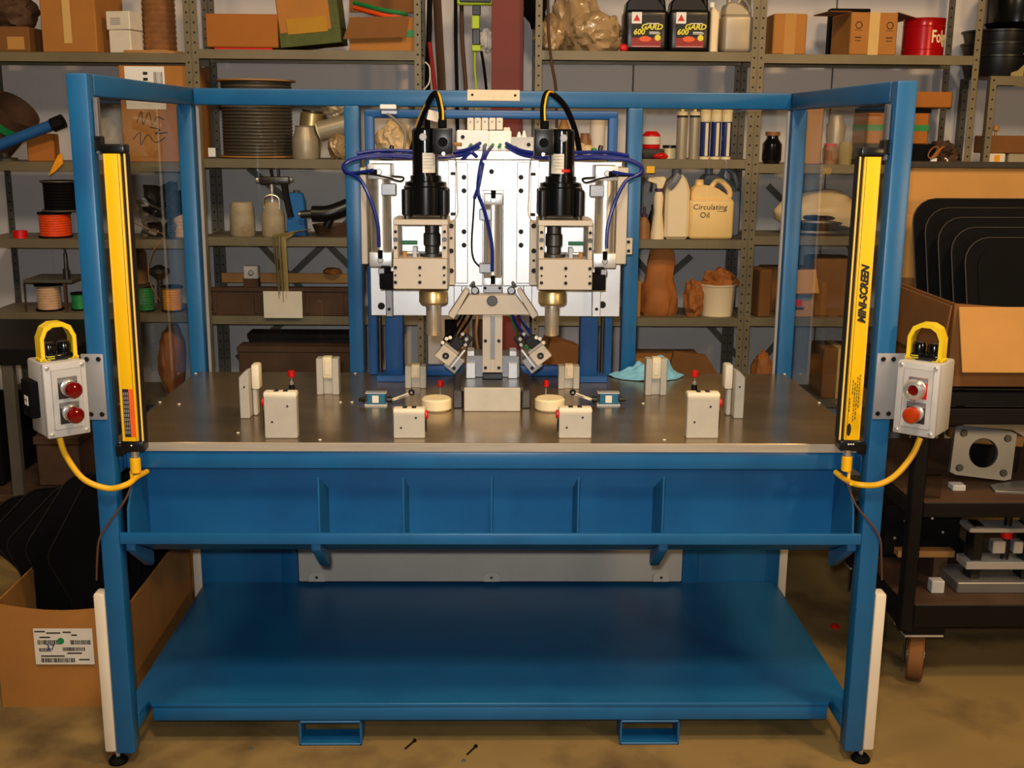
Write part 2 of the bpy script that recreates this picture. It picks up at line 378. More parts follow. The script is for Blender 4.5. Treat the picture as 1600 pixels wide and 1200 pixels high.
# ---------------------------------------------------------------- press tower
pt = thing('press_tower', 'press tower of blue columns and bolted aluminium plates behind the spindles', 'press tower', (0, .85, TZ))
def pxbox(px0, py0, px1, py1, Y, d, bev=.002, b=None, seg=1):
    a, c = P(px0, py0, Y), P(px1, py1, Y); b = b or B(); return b.box(a.x, c.x, Y, Y+d, c.z, a.z, bev, seg)
fy = .915
xl0, xl1 = P(571, 300, fy).x, P(586, 300, fy).x; xr0, xr1 = P(948, 300, fy).x, P(963, 300, fy).x; zt1 = P(770, 172, fy).z; zt0 = P(770, 186, fy).z
for a, b in ((xl0, xl1), (xr0, xr1)): part(pt, 'frame_upright', 'blue_tower', B().box(a, b, fy, fy+.03, TZ, zt1-.002, .006, 2))
part(pt, 'frame_top_bar', 'blue_tower', B().box(xl0, xr1, fy-.001, fy+.031, zt0, zt1, .008, 2))
for a, b, f0, f1 in ((602, 630, 588, 650), (906, 934, 906, 949)):
    x0, x1 = P(a, 540, .84).x, P(b, 540, .84).x
    part(pt, 'column', 'blue_tower', B().box(x0, x1, .84, .90, TZ+.012, 1.50, .005, 2))
    fo = part(pt, 'foot_plate', 'blue_tower', B().box(P(f0, 590, .81).x, P(f1, 590, .81).x, .81, .91, TZ, TZ+.02, .002))
    part(pt, 'guide_rod', 'steel_dark', B().cyl((P(594 if a < 700 else 941, 540, .88).x, .88, TZ), (P(594 if a < 700 else 941, 540, .88).x, .88, 1.3), .007, n=12))
part(pt, 'base_cross_tube', 'blue_tower', B().box(P(630, 560, .9).x, P(906, 560, .9).x, .905, .935, TZ, TZ+.035, .005, 2))
part(pt, 'rear_plate', 'alu', pxbox(576, 300, 968, 495, .72, .03))
for px0, px1 in ((602, 630), (906, 934)):
    part(pt, 'standoff', 'alu_grey', B().box(P(px0, 400, .75).x, P(px1, 400, .75).x, .75, .84, 1.15, 1.5, .003))
part(pt, 'upper_plate', 'alu', pxbox(576, 250, 968, 412, .70, .02))
cp = B()     # centre plate with a window for the cylinder
for q in ((700, 250, 754, 447), (787, 250, 840, 447), (754, 250, 787, 298)): pxbox(*q, .655, .045, .0015, cp)
part(pt, 'centre_plate', 'alu', cp)
for a, b in ((711, 731), (808, 828)): part(pt, 'slide_strip', 'alu', pxbox(a, 253, b, 443, .643, .012))
for a, b in ((699, 711), (828, 840)): part(pt, 'gib_strip', 'alu_warm', pxbox(a, 345, b, 446, .62, .035))
bolts(pt, [P(x, y, .643) for x in (725, 814) for y in (277, 298, 362, 383)], .0075)
bolts(pt, [P(x, y, .62) for x in (705, 834) for y in (353, 392, 423)], .0075)
bolts(pt, [P(705, 372, .62), P(834, 407, .62)], .004)
bolts(pt, [P(x, y, .70) for x in (609, 930) for y in (299,)] + [P(768, 268, .655)], .0075)
bolts(pt, [P(596, 478, .72), P(941, 476, .72)], .011, .006)
for s in (0, 1):
    f = (lambda x: x) if s == 0 else (lambda x: 1540-x)
    a = sorted((f(562), f(575)))
    part(pt, 'cylinder_bracket', 'alu_warm', pxbox(a[0], 262, a[1], 413, .57, .13))
    a = sorted((f(602), f(614)))
    lk = part(pt, 'lift_bar', 'alu_grey' if s == 0 else 'alu', pxbox(a[0], 440, a[1], 495, .685, .034)); bolts(lk, [P(f(608), 483, .685)], .005)
    a = sorted((f(709), f(722)))
    part(pt, 'stop_bar', 'alu', pxbox(a[0], 444, a[1], 494, .69, .02))
ear = part(pt, 'mount_ear', 'alu_warm', pxbox(976, 372, 988, 398, .62, .012)); bolts(ear, [P(982, 378, .62), P(982, 392, .62)], .005)
# ---------------------------------------------------------------- spindle units (mirror pair)
def MX(s): return None if s > 0 else Matrix.Translation((2*XC, 0, 0)) @ Matrix.Diagonal((-1, 1, 1, 1))
def mpt(p, s): return p if s > 0 else Vector((2*XC-p.x, p.y, p.z))
def spindle(s):
    side = 'left' if s > 0 else 'right'
    rt = thing('spindle_unit', 'black motor with aluminium carriage and steel spindle, %s of the pair' % side, 'spindle unit', mpt(Vector((P(665, 400, .45).x, .45, 1.0)), s), 'motor driven spindle units')
    bb = lambda: B(MX(s))
    mx, my = P(664, 235, .47).x, .47
    zt, zg = P(664, 200, .47).z, P(664, 276, .47).z; r = P(684, 235, .47).x-mx
    mo = part(rt, 'motor', 'black_gloss', bb().lathe([(0, zg), (r, zg), (r, zt-.006), (r-.005, zt), (.012, zt), (0, zt)], (mx, my, 0), n=36))
    part(mo, 'motor_cap_screw', 'boxgrey_dark', bb().cyl(P(661, 214, .434), P(661, 214, .434)-Vector((0, .006, 0)), .0105, n=14, bev=.001))
    st = bb(); n = 8        # sticker wrapped on the motor
    za, zb = P(670, 239, .435).z, P(670, 270, .435).z
    vs = []; 
    for i in range(n+1):
        a = math.radians(-98+62*i/n); 
        for z in (zb, za): vs.append((mx+(r+.0006)*math.cos(a), my+(r+.0006)*math.sin(a), z))
    st.mesh(vs, [(2*i, 2*i+2, 2*i+3, 2*i+1) for i in range(n)])
    sk = part(mo, 'rating_sticker', 'paper', st)
    pr = bb()
    for k in range(5):
        zz = za-.006-k*.0085; e = 0 if k % 2 else -12
        vs = []
        for i in range(n+1):
            a = math.radians(-95+(50+e)*i/n)
            for z in (zz-.0014, zz): vs.append((mx+(r+.001)*math.cos(a), my+(r+.001)*math.sin(a), z))
        pr.mesh(vs, [(2*i, 2*i+2, 2*i+3, 2*i+1) for i in range(n)])
    part(mo, 'sticker_print', 'boxgrey_dark', pr)
    if s < 0:
        rp = B(); zz = zb+.008; vs = []
        for i in range(n+1):
            a = math.radians(-92+40*i/n)
            for z in (zz-.004, zz+.004): vs.append((2*XC-mx+(r+.0012)*math.cos(a), my+(r+.0012)*math.sin(a), z))
        rp.mesh(vs, [(2*i, 2*i+2, 2*i+3, 2*i+1) for i in range(n)]); part(mo, 'red_mark', 'red', rp)
    a, c = P(676, 200, .41), P(707, 241, .41)
    jb = part(rt, 'junction_box', 'black' , bb().box(a.x, c.x, .41, .47, c.z, a.z, .004, 2))
    q = P(692, 222, .41); part(jb, 'knockout', 'black_matte', bb().cyl(q, q-Vector((0, .002, 0)), .013, n=20, bev=.001))
    q = P(693, 240, .41); part(jb, 'cover_screw', 'chrome', bb().cyl(q, q-Vector((0, .004, 0)), .0055, n=12, bev=.001))
    part(jb, 'cable_gland', 'black_matte', bb().cyl((P(691, 200, .44).x, .445, a.z), (P(691, 200, .44).x, .445, a.z+.022), .012, n=16, bev=.002))
    g0, g1 = P(625, 285, .41), P(702, 338, .41); gx = (g0.x+g1.x)/2
    gb = bb().lathe([(0, P(0, 286, .47).z), (.056, P(0, 286, .47).z), (.056, P(0, 279, .47).z), (.043, P(0, 277, .47).z), (.043, zg+.004), (0, zg+.004)], (gx, .47, 0), n=36)
    gb.lathe([(0, g1.z), (.058, g1.z), (.062, g1.z+.004), (.062, g0.z-.014), (.058, g0.z-.01), (.058, g0.z), (0, g0.z)], (gx, .47, 0), n=40)
    gr = part(rt, 'gearbox', 'black_gloss', gb)
    for dx in (-1, 1):
        for dy in (-1, 1):
            part(gr, 'mounting_lug', 'black', bb().cyl((gx+dx*.052, .47+dy*.048, g1.z+.001), (gx+dx*.052, .47+dy*.048, g0.z-.018), .0125, n=14, bev=.003))
            part(gr, 'standoff_post', 'steel_dark', bb().cyl((gx+dx*.05, .47+dy*.046, P(0, 343, .42).z), (gx+dx*.05, .47+dy*.046, g1.z+.001), .009, n=12))
    a, c = P(614, 343, .40), P(700, 352, .40)
    ca = part(rt, 'carriage_top_plate', 'alu_warm', bb().box(a.x, c.x, .40, .56, c.z, a.z, .0015))
    for u, v in ((614, 622), (690, 699)):
        a, c = P(u, 352, .40), P(v, 404, .40)
        sp = part(rt, 'carriage_side_plate', 'alu_warm', bb().box(a.x, c.x, .40, .56, c.z, a.z, .001))
        w = (u+v)/2; bolts(sp, [mpt(P(w, y, .40), s) for y in (362, 387)], .0045); bolts(sp, [mpt(P(w, 374, .40), s)], .0065, .003, 'steel_dark')
    a, c = P(614, 404, .40), P(699, 452, .40)
    fb = part(rt, 'carriage_block', 'alu_warm', bb().box(a.x, c.x, .40, .60, c.z, a.z, .0015))
    bolts(fb, [mpt(P(x, y, .40), s) for x in (618, 656, 694) for y in (418, 441)], .0048); bolts(fb, [mpt(P(x, 430, .40), s) for x in (618, 656, 694)], .003)
    a, c = P(618, 340, .60), P(697, 452, .60); part(rt, 'carriage_back_plate', 'alu', bb().box(a.x-.006, c.x+.006, .60, .655, c.z, a.z, .0015))
    a, c = P(624, 376, .565), P(652, 382, .565); part(rt, 'green_strip', 'green', bb().box(a.x, c.x, .565, .575, c.z, a.z, .001))
    x = P(675, 380, .47).x; z0, z1 = P(675, 404, .47).z, P(675, 352, .47).z
    part(rt, 'coupling', 'steel_dark', bb().lathe([(0, z0), (.034, z0), (.034, z0+.016), (.02, z0+.018), (.02, z0+.036), (.024, z0+.04), (.024, z0+.07), (.02, z0+.074), (.02, z1), (0, z1)], (x, .47, 0), n=24))
    a, c = P(629, 393, .45), P(636, 403, .45); sn = part(rt, 'sensor', 'wood', bb().box(a.x, c.x, .45, .47, c.z, a.z, .002))
    part(sn, 'sensor_rod', 'chrome', bb().cyl((c.x, .46, (a.z+c.z)/2+.004), (c.x+.03, .46, (a.z+c.z)/2+.004), .003, n=8))
    a, c = P(645, 385, .45), P(652, 403, .45); part(rt, 'sensor_bracket', 'alu_grey', bb().box(a.x, c.x, .44, .47, c.z, a.z, .001))
    x = P(677, 480, .45).x; zz = [P(677, y, .45).z for y in (523, 474, 471, 456, 453)]; rb = P(699, 465, .45).x-x; rs = P(688.5, 500, .45).x-x
    cc = part(rt, 'spindle_collar', 'gold_steel', bb().lathe([(0, zz[1]), (rb-.004, zz[1]), (rb, zz[2]), (rb, zz[3]), (rb-.003, zz[4]), (0, zz[4])], (x, .45, 0), n=40))
    part(rt, 'spindle_nose', 'steel', bb().lathe([(0, zz[0]), (rs-.002, zz[0]), (rs, zz[0]+.003), (rs, zz[1]), (0, zz[1])], (x, .45, 0), n=36))
    # knuckle between carriage and cylinder
    kn = part(rt, 'knuckle_block', 'black_matte', bb().box(P(587, 0, .5).x, P(614, 0, .5).x, .47, .53, P(0, 449, .47).z, P(0, 424, .47).z, .003, 2))
    part(kn, 'knuckle_fork', 'black_matte', bb().box(P(587, 0, .5).x, P(603, 0, .5).x, .48, .52, P(0, 424, .48).z, P(0, 414, .48).z, .003))
    q = P(596, 424, .478); part(kn, 'knuckle_nut', 'alu_grey', bb().box(q.x-.009, q.x+.009, .474, .48, q.z-.009, q.z+.009, .002))
    # thin wire with clips down the plate
    part(rt, 'sensor_wire', 'wire_tan', bb().tube([P(707, 240, .5), P(713, 256, .62), P(714, 300, .635), P(715, 332, .632), P(708, 345, .6), P(697, 350, .55)], .0017, 6))
    for y in (271, 334): q = P(708, y, .655); part(rt, 'wire_clip', 'hole', bb().box(q.x-.007, q.x+.007, .635, .655, q.z-.004, q.z+.004, .001))
for s in (1, -1): spindle(s)
# motor cables
def mixcable(pts, label):
    rt = thing('motor_cable', label, 'cable', pts[0], 'motor cables')
    part(rt, 'cable_jacket', 'black_matte', B().tube(pts, .0085, 10, 8))
    part(rt, 'tracer_stripe', 'yellow_cable', B().tube([Vector(p)+Vector((.004 if i < 3 else -.005, -.0065, .003)) for i, p in enumerate(pts)], .003, 6, 8))
mixcable([P(690, 194, .445), P(689, 170, .46), P(680, 146, .50), P(664, 172, .57), P(648, 215, .65), P(641, 246, .74)], 'black cable with yellow tracer looping up from the left motor')
mixcable([P(849, 194, .445), P(849, 165, .46), P(857, 145, .50), P(882, 165, .57), P(899, 205, .65), P(907, 246, .74)], 'black cable with yellow tracer looping up from the right motor')
# ---------------------------------------------------------------- air cylinders
def aircyl(label, x0, x1, y0, y1, Y, s, cap, sw_side=None):
    f = (lambda v: v) if s > 0 else (lambda v: 1540-v)
    cx = P(f((x0+x1)/2), (y0+y1)/2, Y).x; r = abs(P(x1, 300, Y).x-P(x0, 300, Y).x)/2
    rt = thing('air_cylinder', label, 'air cylinder', (cx, Y, P(0, y1, Y).z), 'air cylinders on the press tower')
    z0, z1 = P(0, y1, Y).z, P(0, y0, Y).z
    part(rt, 'barrel', 'steel', B().cyl((cx, Y, z0), (cx, Y, z1), r, n=32))
    for zz, h, nm in ((z1, .042 if cap else .03, 'top_cap'), (z0-.042, .042, 'bottom_cap')):
        k = part(rt, nm, 'alu', B().box(cx-r*1.12, cx+r*1.12, Y-r*1.05, Y+.08, zz, zz+h, .003, 2))
        q = Vector((cx, Y-r*1.05, zz+h*.5)); part(k, 'fitting', 'chrome', B().cyl(q, q-Vector((0, .012, 0)), .009, n=16, bev=.002))
        part(k, 'fitting_collar', 'black_matte', B().cyl(q+Vector((.0, -.007, .004)), q+Vector((0, -.007, .028)), .007, n=12) if nm != 'top_cap' or not cap else B().cyl(q+Vector((-s*.004, -.007, 0)), q+Vector((-s*.026, -.007, 0)), .007, n=12))
    part(rt, 'piston_rod', 'chrome', B().cyl((cx, Y, z0-.10), (cx, Y, z0-.04), .008, n=14))
    sgn = sw_side or (1 if s > 0 else -1)
    sw = part(rt, 'position_switch', 'alu_grey', B().box(cx+sgn*r*.2, cx+sgn*r*1.6, Y-r*1.1, Y-r*.2, z1-.045, z1-.012, .002))
    return rt, cx, z0, z1, r
for s in (1, -1):
    aircyl('polished air cylinder at the %s edge of the plates' % ('left' if s > 0 else 'right'), 579, 611, 275, 389, .56, s, True)
rt, cx, z0, z1, r = aircyl('polished air cylinder set in the window of the centre plate', 757, 784, 314, 428, .645, 1, False, -1)
q = P(752, 418, .62); part(rt, 'position_switch', 'alu_grey', B().box(q.x-.006, q.x+.03, .60, .64, q.z-.014, q.z+.014, .002))
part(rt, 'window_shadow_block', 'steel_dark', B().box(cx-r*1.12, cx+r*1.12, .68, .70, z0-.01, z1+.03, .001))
part(rt, 'rod_flange', 'alu_grey', pxbox(755, 446, 785, 458, .60, .05)); bolts(rt, [P(758, 450, .60), P(781, 450, .60)], .0045)
# ---------------------------------------------------------------- valve manifold
vm = thing('valve_manifold', 'white pneumatic valve manifold with five upright valves above the plates', 'valve manifold', (P(765, 240, .80).x, .80, P(765, 248, .8).z))
part(vm, 'manifold_block', 'white', pxbox(713, 203, 764, 236, .78, .05, .004))
part(vm, 'manifold_block', 'white', pxbox(764, 204, 799, 236, .785, .045, .003))
part(vm, 'end_block', 'boxgrey', pxbox(798, 214, 834, 238, .785, .045, .003)); bolts(vm, [P(723, 214, .78), P(826, 226, .785)], .006)
part(vm, 'mounting_base', 'alu', pxbox(700, 235, 836, 250, .74, .12, .002))
part(vm, 'port_muffler', 'white', B().cyl(P(811, 216, .80), P(811, 206, .80), .009, .003, n=12)); part(vm, 'port_muffler', 'white', B().cyl(P(819, 216, .80), P(819, 204, .80), .009, .003, n=12))
for i in range(6):
    a = 730+i*11.4
    v = part(vm, 'valve', 'paper', pxbox(a, 184 if i < 5 else 199, a+10, 203 if i < 5 else 218, .79, .04, .002))
    bolts(v, [P(a+5, 190 if i < 5 else 206, .79)], .003, .002, 'boxgrey_dark')
    k = part(vm, 'push_fitting', 'green', B().cyl(P(736+i*11.4, 226, .78), P(734+i*11.4, 230, .765), .005, n=10))
part(vm, 'air_inlet', 'wood', B().cyl(P(708, 225, .76), P(722, 226, .76), .006, n=10, bev=.001))
# pneumatic hoses
def hose(label, paths, m='hose_blue', r=.0055, name='air_hose', group='blue air hoses'):
    rt = thing(name, label, 'hose', paths[0][0], group)
    for p in paths: part(rt, 'tube', m, B().tube(p, r, 8, 6))
    return rt
L1 = [P(748, 230, .76), P(725, 241, .70), P(690, 245, .66), P(640, 243, .64), P(590, 242, .62), P(555, 247, .60), P(537, 258, .58), P(541, 270, .555), P(560, 270, .53), P(583, 266, .51)]
L2 = [P(736, 230, .76), P(712, 243, .69), P(660, 247, .65), P(600, 244, .61), P(562, 247, .59), P(540, 256, .57), P(541, 268, .55), P(562, 280, .53), P(578, 310, .51), P(590, 350, .505), P(592, 386, .505)]
def mir(p): return [Vector((2*XC-q.x, q.y, q.z)) for q in p]
hose('blue air hoses looping out to the left air cylinder', [L1, L2, [Vector(q)+Vector((.004, .012, .012)) for q in L1[:6]]])
hose('blue air hoses looping out to the right air cylinder', [mir(L1), mir(L2), [Vector(q)+Vector((-.004, .012, .012)) for q in mir(L1)[:6]], [P(795, 230, .76), P(815, 238, .72), P(850, 246, .68)]])
hose('dark blue hose bundle hanging to the centre cylinder', [[P(757, 228, .76), P(756, 240, .70), P(750, 262, .64), P(747, 300, .63), P(757, 330, .60), P(768, 380, .585), P(769, 424, .583)], [P(768, 229, .76), P(759, 243, .69), P(752, 268, .638), P(748, 290, .63), P(741, 310, .64)], [P(745, 245, .69), P(735, 238, .70), P(722, 250, .67)]])
hose('thin black switch wire curving beside the centre cylinder', [[P(741, 310, .64), P(740, 330, .64), P(737, 380, .64), P(740, 405, .635), P(751, 418, .615)]], 'black_matte', .0028, 'switch_wire', 'switch wires')
hose('thin black switch wire looping at the left cylinder', [[P(548, 272, .55), P(575, 272, .5), P(600, 276, .5), P(625, 283, .55), P(630, 277, .56), P(612, 275, .54)]], 'black_matte', .0022, 'switch_wire', 'switch wires')
hose('thin black switch wire looping at the right cylinder', [mir([P(548, 272, .55), P(575, 272, .5), P(600, 276, .5), P(625, 283, .55), P(630, 277, .56), P(612, 275, .54)])], 'black_matte', .0022, 'switch_wire', 'switch wires')
for px, lb in ((604, 'left'), (931, 'right')):
    fv = thing('flow_valve', 'small black and green flow valve on top of the %s plate edge' % lb, 'valve', P(px, 249, .66), 'flow valves'); q = P(px, 240, .66)
    part(fv, 'valve_body', 'black', B().box(q.x-.02, q.x+.02, .655, .69, P(px, 250, .66).z, q.z+.004, .003)); part(fv, 'adjuster', 'green', B().cyl((q.x-.006, .66, q.z+.004), (q.x-.006, .66, q.z+.016), .008, n=12, bev=.002)); part(fv, 'adjuster', 'steel_dark', B().cyl((q.x+.012, .67, q.z+.004), (q.x+.016, .67, q.z+.024), .007, n=12, bev=.002)); part(fv, 'fitting', 'paper', B().cyl((q.x-.022, .655, q.z-.004), (q.x-.022, .645, q.z-.004), .007, n=12, bev=.001))
tg_ = thing('cable_tag', 'small white paper tag tied to the left motor cable', 'tag', P(677, 182, .55)); part(tg_, 'tag_sheet', 'paper', B().box(-.016, .016, 0, .001, -.014, .014, .0002, m=Matrix.Translation(P(677, 181, .55)) @ Matrix.Rotation(.25, 4, 'Y')))
# limit sensor on the tower frame, top left
sn = thing('frame_sensor', 'small white sensor clamped on the top left of the blue tower frame', 'sensor', P(606, 185, .9))
part(sn, 'sensor_head', 'white', pxbox(593, 163, 619, 171, .90, .02, .003)); part(sn, 'sensor_body', 'alu_grey', pxbox(595, 172, 621, 179, .90, .015, .002))
part(sn, 'sensor_lead', 'hose_grey', B().tube([P(605, 178, .895), P(620, 190, .88), P(633, 210, .86), P(630, 240, .82)], .0045, 8))
# ---------------------------------------------------------------- centre clamp
ck = thing('wedge_clamp', 'centre wedge clamp with slotted guide post on a steel base', 'clamp', (0, .5, TZ))
b0, b1 = P(725, 606, .424), P(813, 643, .424)
part(ck, 'front_block', 'nest', B().box(b0.x, b1.x, .424, .50, TZ, b0.z, .002))
part(ck, 'base_plate', 'steel_dark', B().box(P(719, 600, .43).x, P(819, 600, .43).x, .43, .72, P(0, 606, .43).z-.006, P(0, 603, .45).z+.006, .002))
for u, v in ((708, 723), (815, 829)): part(ck, 'base_rail', 'steel_dark', B().box(P(u, 630, .46).x, P(v, 630, .46).x, .46, .70, TZ, TZ+.055, .003))
zb = P(0, 603, .45).z+.006
zc = lambda y, Y=.56: P(770, y, Y).z
part(ck, 'rear_block', 'alu_grey', B().box(P(728, 580, .56).x, P(812, 580, .56).x, .565, .66, zb, zc(556), .002))
for u, v in ((728, 743), (794, 809)):
    part(ck, 'guide_block', 'alu', B().box(P(u, 575, .54).x, P(v, 575, .54).x, .545, .565, zb, zc(566), .002))
    part(ck, 'shim', 'alu', B().box(P(u+2, 575, .54).x, P(v-2, 575, .54).x, .545, .60, zc(555), zc(547), .001))
part(ck, 'post_foot', 'black', B().box(P(754, 590, .53).x, P(785, 590, .53).x, .535, .57, zb, zc(580), .002))
gp = B(); x0, x1, s0, s1 = P(754, 530, .53).x, P(785, 530, .53).x, P(766.5, 530, .53).x, P(773, 530, .53).x; za, zd = zc(582, .53), zc(488, .53)
for q in ((x0, s0, za, zd), (s1, x1, za, zd), (s0, s1, za, zc(562, .53)), (s0, s1, zc(495, .53), zd)): gp.box(q[0], q[1], .53, .548, q[2], q[3], .0006)
gpo = part(ck, 'guide_post', 'alu_warm', gp); part(gpo, 'slot_back', 'alu_grey', B().box(x0+.002, x1-.002, .5485, .565, za, zd, .001))
bolts(gpo, [P(x, y, .53) for x in (758.5, 779.5) for y in (532.5, 574.5)], .0048)
T = .52
wz = lambda x, y: (P(x, y, T).x, P(x, y, T).z)
wg = part(ck, 'wedge_body', 'alu_warm', B().prism([wz(733, 461), wz(806, 461), wz(829, 492), wz(712, 492)], 'y', T, T+.045, .0015))
q = P(769, 470, T); part(wg, 'pivot_pin', 'steel_dark', B().cyl(q, q-Vector((0, .005, 0)), .0155, n=24, bev=.002))
for f in (lambda x: x, lambda x: 1541-x):
    part(ck, 'wedge_arm', 'alu_warm', B().prism([wz(f(727), 451), wz(f(733), 455), wz(f(709), 498), wz(f(700), 492)], 'y', T-.006, T+.05, .001))
    part(ck, 'arm_roller', 'black', B().cyl(P(f(742), 454, T+.01), P(f(742), 454, T+.04), .012, n=16, bev=.003)); q = P(f(736), 455, T)
    part(ck, 'arm_spring', 'steel_dark', B().tube([P(f(735), 447, T+.02), P(f(740), 441, T+.02), P(f(739), 448, T+.02)], .004, 8))
# angled clamp heads
def clamphead(s):
    f = (lambda x: x) if s > 0 else (lambda x: 1541-x)
    c = P(f(696.5), 556, .47); ang = math.radians(38)*(1 if s > 0 else -1)
    rt = thing('angled_clamp', 'square aluminium clamp head set at an angle, %s of the wedge' % ('left' if s > 0 else 'right'), 'clamp', c, 'angled clamps beside the wedge', local=True, rot=(0, ang, 0))
    part(rt, 'clamp_head', 'alu_warm', B().box(-.026, .026, 0, .03, -.021, .021, .002))
    part(rt, 'bore', 'black', B().cyl((0, 0, 0), (0, -.003, 0), .0098, n=20, bev=.001)); part(rt, 'bore_pin', 'chrome', B().cyl((0, -.002, 0), (0, -.0045, 0), .0028, n=10))
    part(rt, 'head_cap', 'chrome', B().box(-.024, .026, .004, .04, .0215, .029, .001))
    part(rt, 'clamp_body', 'alu_grey', B().box(s*.012, s*.055, .012, .06, -.030, .018, .002)); bolts(rt, [(s*.042, .012, -.016)], .0055)
    part(rt, 'slide_bar', 'alu', B().box(s*.031, s*.037, .01, .05, -.02, .045, .001))
    part(rt, 'fitting_block', 'black', B().box(-.012, .022, .015, .045, .029, .062, .003)); part(rt, 'fitting_block', 'black', B().box(.008 if s > 0 else -.034, .034 if s > 0 else -.008, .02, .045, .05, .085, .003))
    for i, (x, z) in enumerate(((-s*.03, .02), (-s*.022, .045), (-s*.028, .036), (s*.018, .07), (s*.026, .055), (0, .075))): part(rt, 'elbow_fitting', 'paper' if i < 3 else 'chrome', B().cyl((x, .02, z), (x, .008, z+.004), .0055, n=8, bev=.001))
for s in (1, -1): clamphead(s)
hose('dark tangle of small hoses behind the left angled clamp', [[P(705, 540, .52), P(712, 520, .56), P(720, 505, .62), P(728, 490, .68)], [P(700, 545, .52), P(716, 525, .57), P(733, 500, .64), P(738, 488, .68)], [P(690, 540, .5), P(700, 520, .54), P(716, 500, .6), P(722, 490, .66)]], 'black_matte', .004, 'clamp_hose', 'clamp hoses')
hose('blue hoses behind the right angled clamp', [[P(838, 545, .52), P(822, 525, .57), P(806, 505, .64), P(800, 488, .68)], [P(842, 540, .52), P(825, 515, .58), P(812, 495, .66), P(808, 488, .68)]], 'hose_blue', .005, 'clamp_hose', 'clamp hoses')
hose('thin green wires behind the right angled clamp', [[P(830, 548, .54), P(812, 530, .6), P(800, 500, .66), P(797, 488, .69)]], 'green_wire', .003, 'clamp_hose', 'clamp hoses')
hose('orange brown wires behind the left angled clamp', [[P(722, 545, .6), P(724, 520, .62), P(730, 500, .66), P(733, 488, .69)], [P(748, 552, .7), P(744, 520, .7), P(747, 488, .7)]], 'wood', .004, 'clamp_hose', 'clamp hoses')
# ---------------------------------------------------------------- fixtures on the table
def onT(px, py): return PZ(px, py, TZ)
def ztop(px, py, Y): return P(px, py, Y).z
def frontblock(x0, x1, yt, yb, s, label):
    q0, q1 = onT(x0, yb), onT(x1, yb); Y = (q0.y+q1.y)/2; zt = ztop((x0+x1)/2, yt, Y); c = (q0.x+q1.x)/2
    rt = thing('locating_block', label, 'fixture block', (c, Y, TZ), 'locating blocks along the front of the table')
    part(rt, 'block_body', 'nest', B().box(q0.x, q1.x, Y, Y+.03, TZ, zt-.014, .002))
    pd = part(rt, 'block_pad', 'nest_pad', B().box(q0.x-.001, q1.x+.001, Y-.001, Y+.034, zt-.016, zt, .005, 2))
    for dx in (-.012, .012): part(pd, 'pad_slot', 'hole', B().box(c+dx-.006, c+dx+.006, Y+.008, Y+.03, zt-.002, zt+.0008, .0004))
    w, h = q1.x-q0.x, zt-TZ
    bolts(rt, [(q0.x+w*.72, Y, TZ+h*.7), (q0.x+w*.24, Y, TZ+h*.36)], .003, .0015, 'steel_dark')
    e = q0.x if s < 0 else q1.x
    part(rt, 'red_bumper', 'red', B().cyl((e, Y+.016, TZ+h*.76), (e+s*.008, Y+.016, TZ+h*.76), .0115, n=16, bev=.002), label='red rubber bumper')
    part(rt, 'switch_body', 'black', B().box(e+s*.0005, e+s*.004, Y+.008, Y+.024, TZ+h*.2, TZ+h*.6, .001))
frontblock(414, 465, 613, 685, -1, 'tall grey locating block with cream pad, front left of the table')
frontblock(615, 664, 639, 685, 1, 'short grey locating block with cream pad, front left of the base block')
frontblock(873, 924, 638, 685, -1, 'short grey locating block with cream pad, front right of the base block')
frontblock(1072, 1122, 614, 685, 1, 'tall grey locating block with cream pad, front right of the table')
def vnest(x0, x1, yt, yb, label, depth=.04):
    q0, q1 = onT(x0, yb), onT(x1, yb); Y = (q0.y+q1.y)/2; zt = ztop((x0+x1)/2, yt, Y); w = q1.x-q0.x; c = (q0.x+q1.x)/2
    rt = thing('slotted_nest', label, 'fixture block', (c, Y, TZ), 'slotted nests at the back of the table')
    for a, b in ((q0.x, q0.x+w*.3), (q1.x-w*.3, q1.x)): part(rt, 'nest_wall', 'nest', B().box(a, b, Y, Y+depth, TZ, zt-.003, .002))
    part(rt, 'nest_back', 'nest', B().box(q0.x+w*.3, q1.x-w*.3, Y+.012, Y+depth, TZ, zt-.003, .001))
    pd = part(rt, 'nest_pad', 'cream', B().box(c-w*.2, c+w*.2, Y-.001, Y+.03, TZ+(zt-TZ)*.45, zt+.002, .003, 2)); part(pd, 'pad_recess', 'nest_pad', B().box(c-w*.11, c+w*.11, Y-.003, Y, TZ+(zt-TZ)*.55, TZ+(zt-TZ)*.9, .001))
vnest(495, 530, 559, 617, 'tall slotted nest with cream pad, back left of the table')
vnest(633, 666, 571, 607, 'slotted nest with cream pad beside the left tower foot')
vnest(872, 905, 571, 608, 'slotted nest with cream pad beside the right tower foot')
vnest(1008, 1041, 560, 618, 'tall slotted nest standing in front of the blue rag')
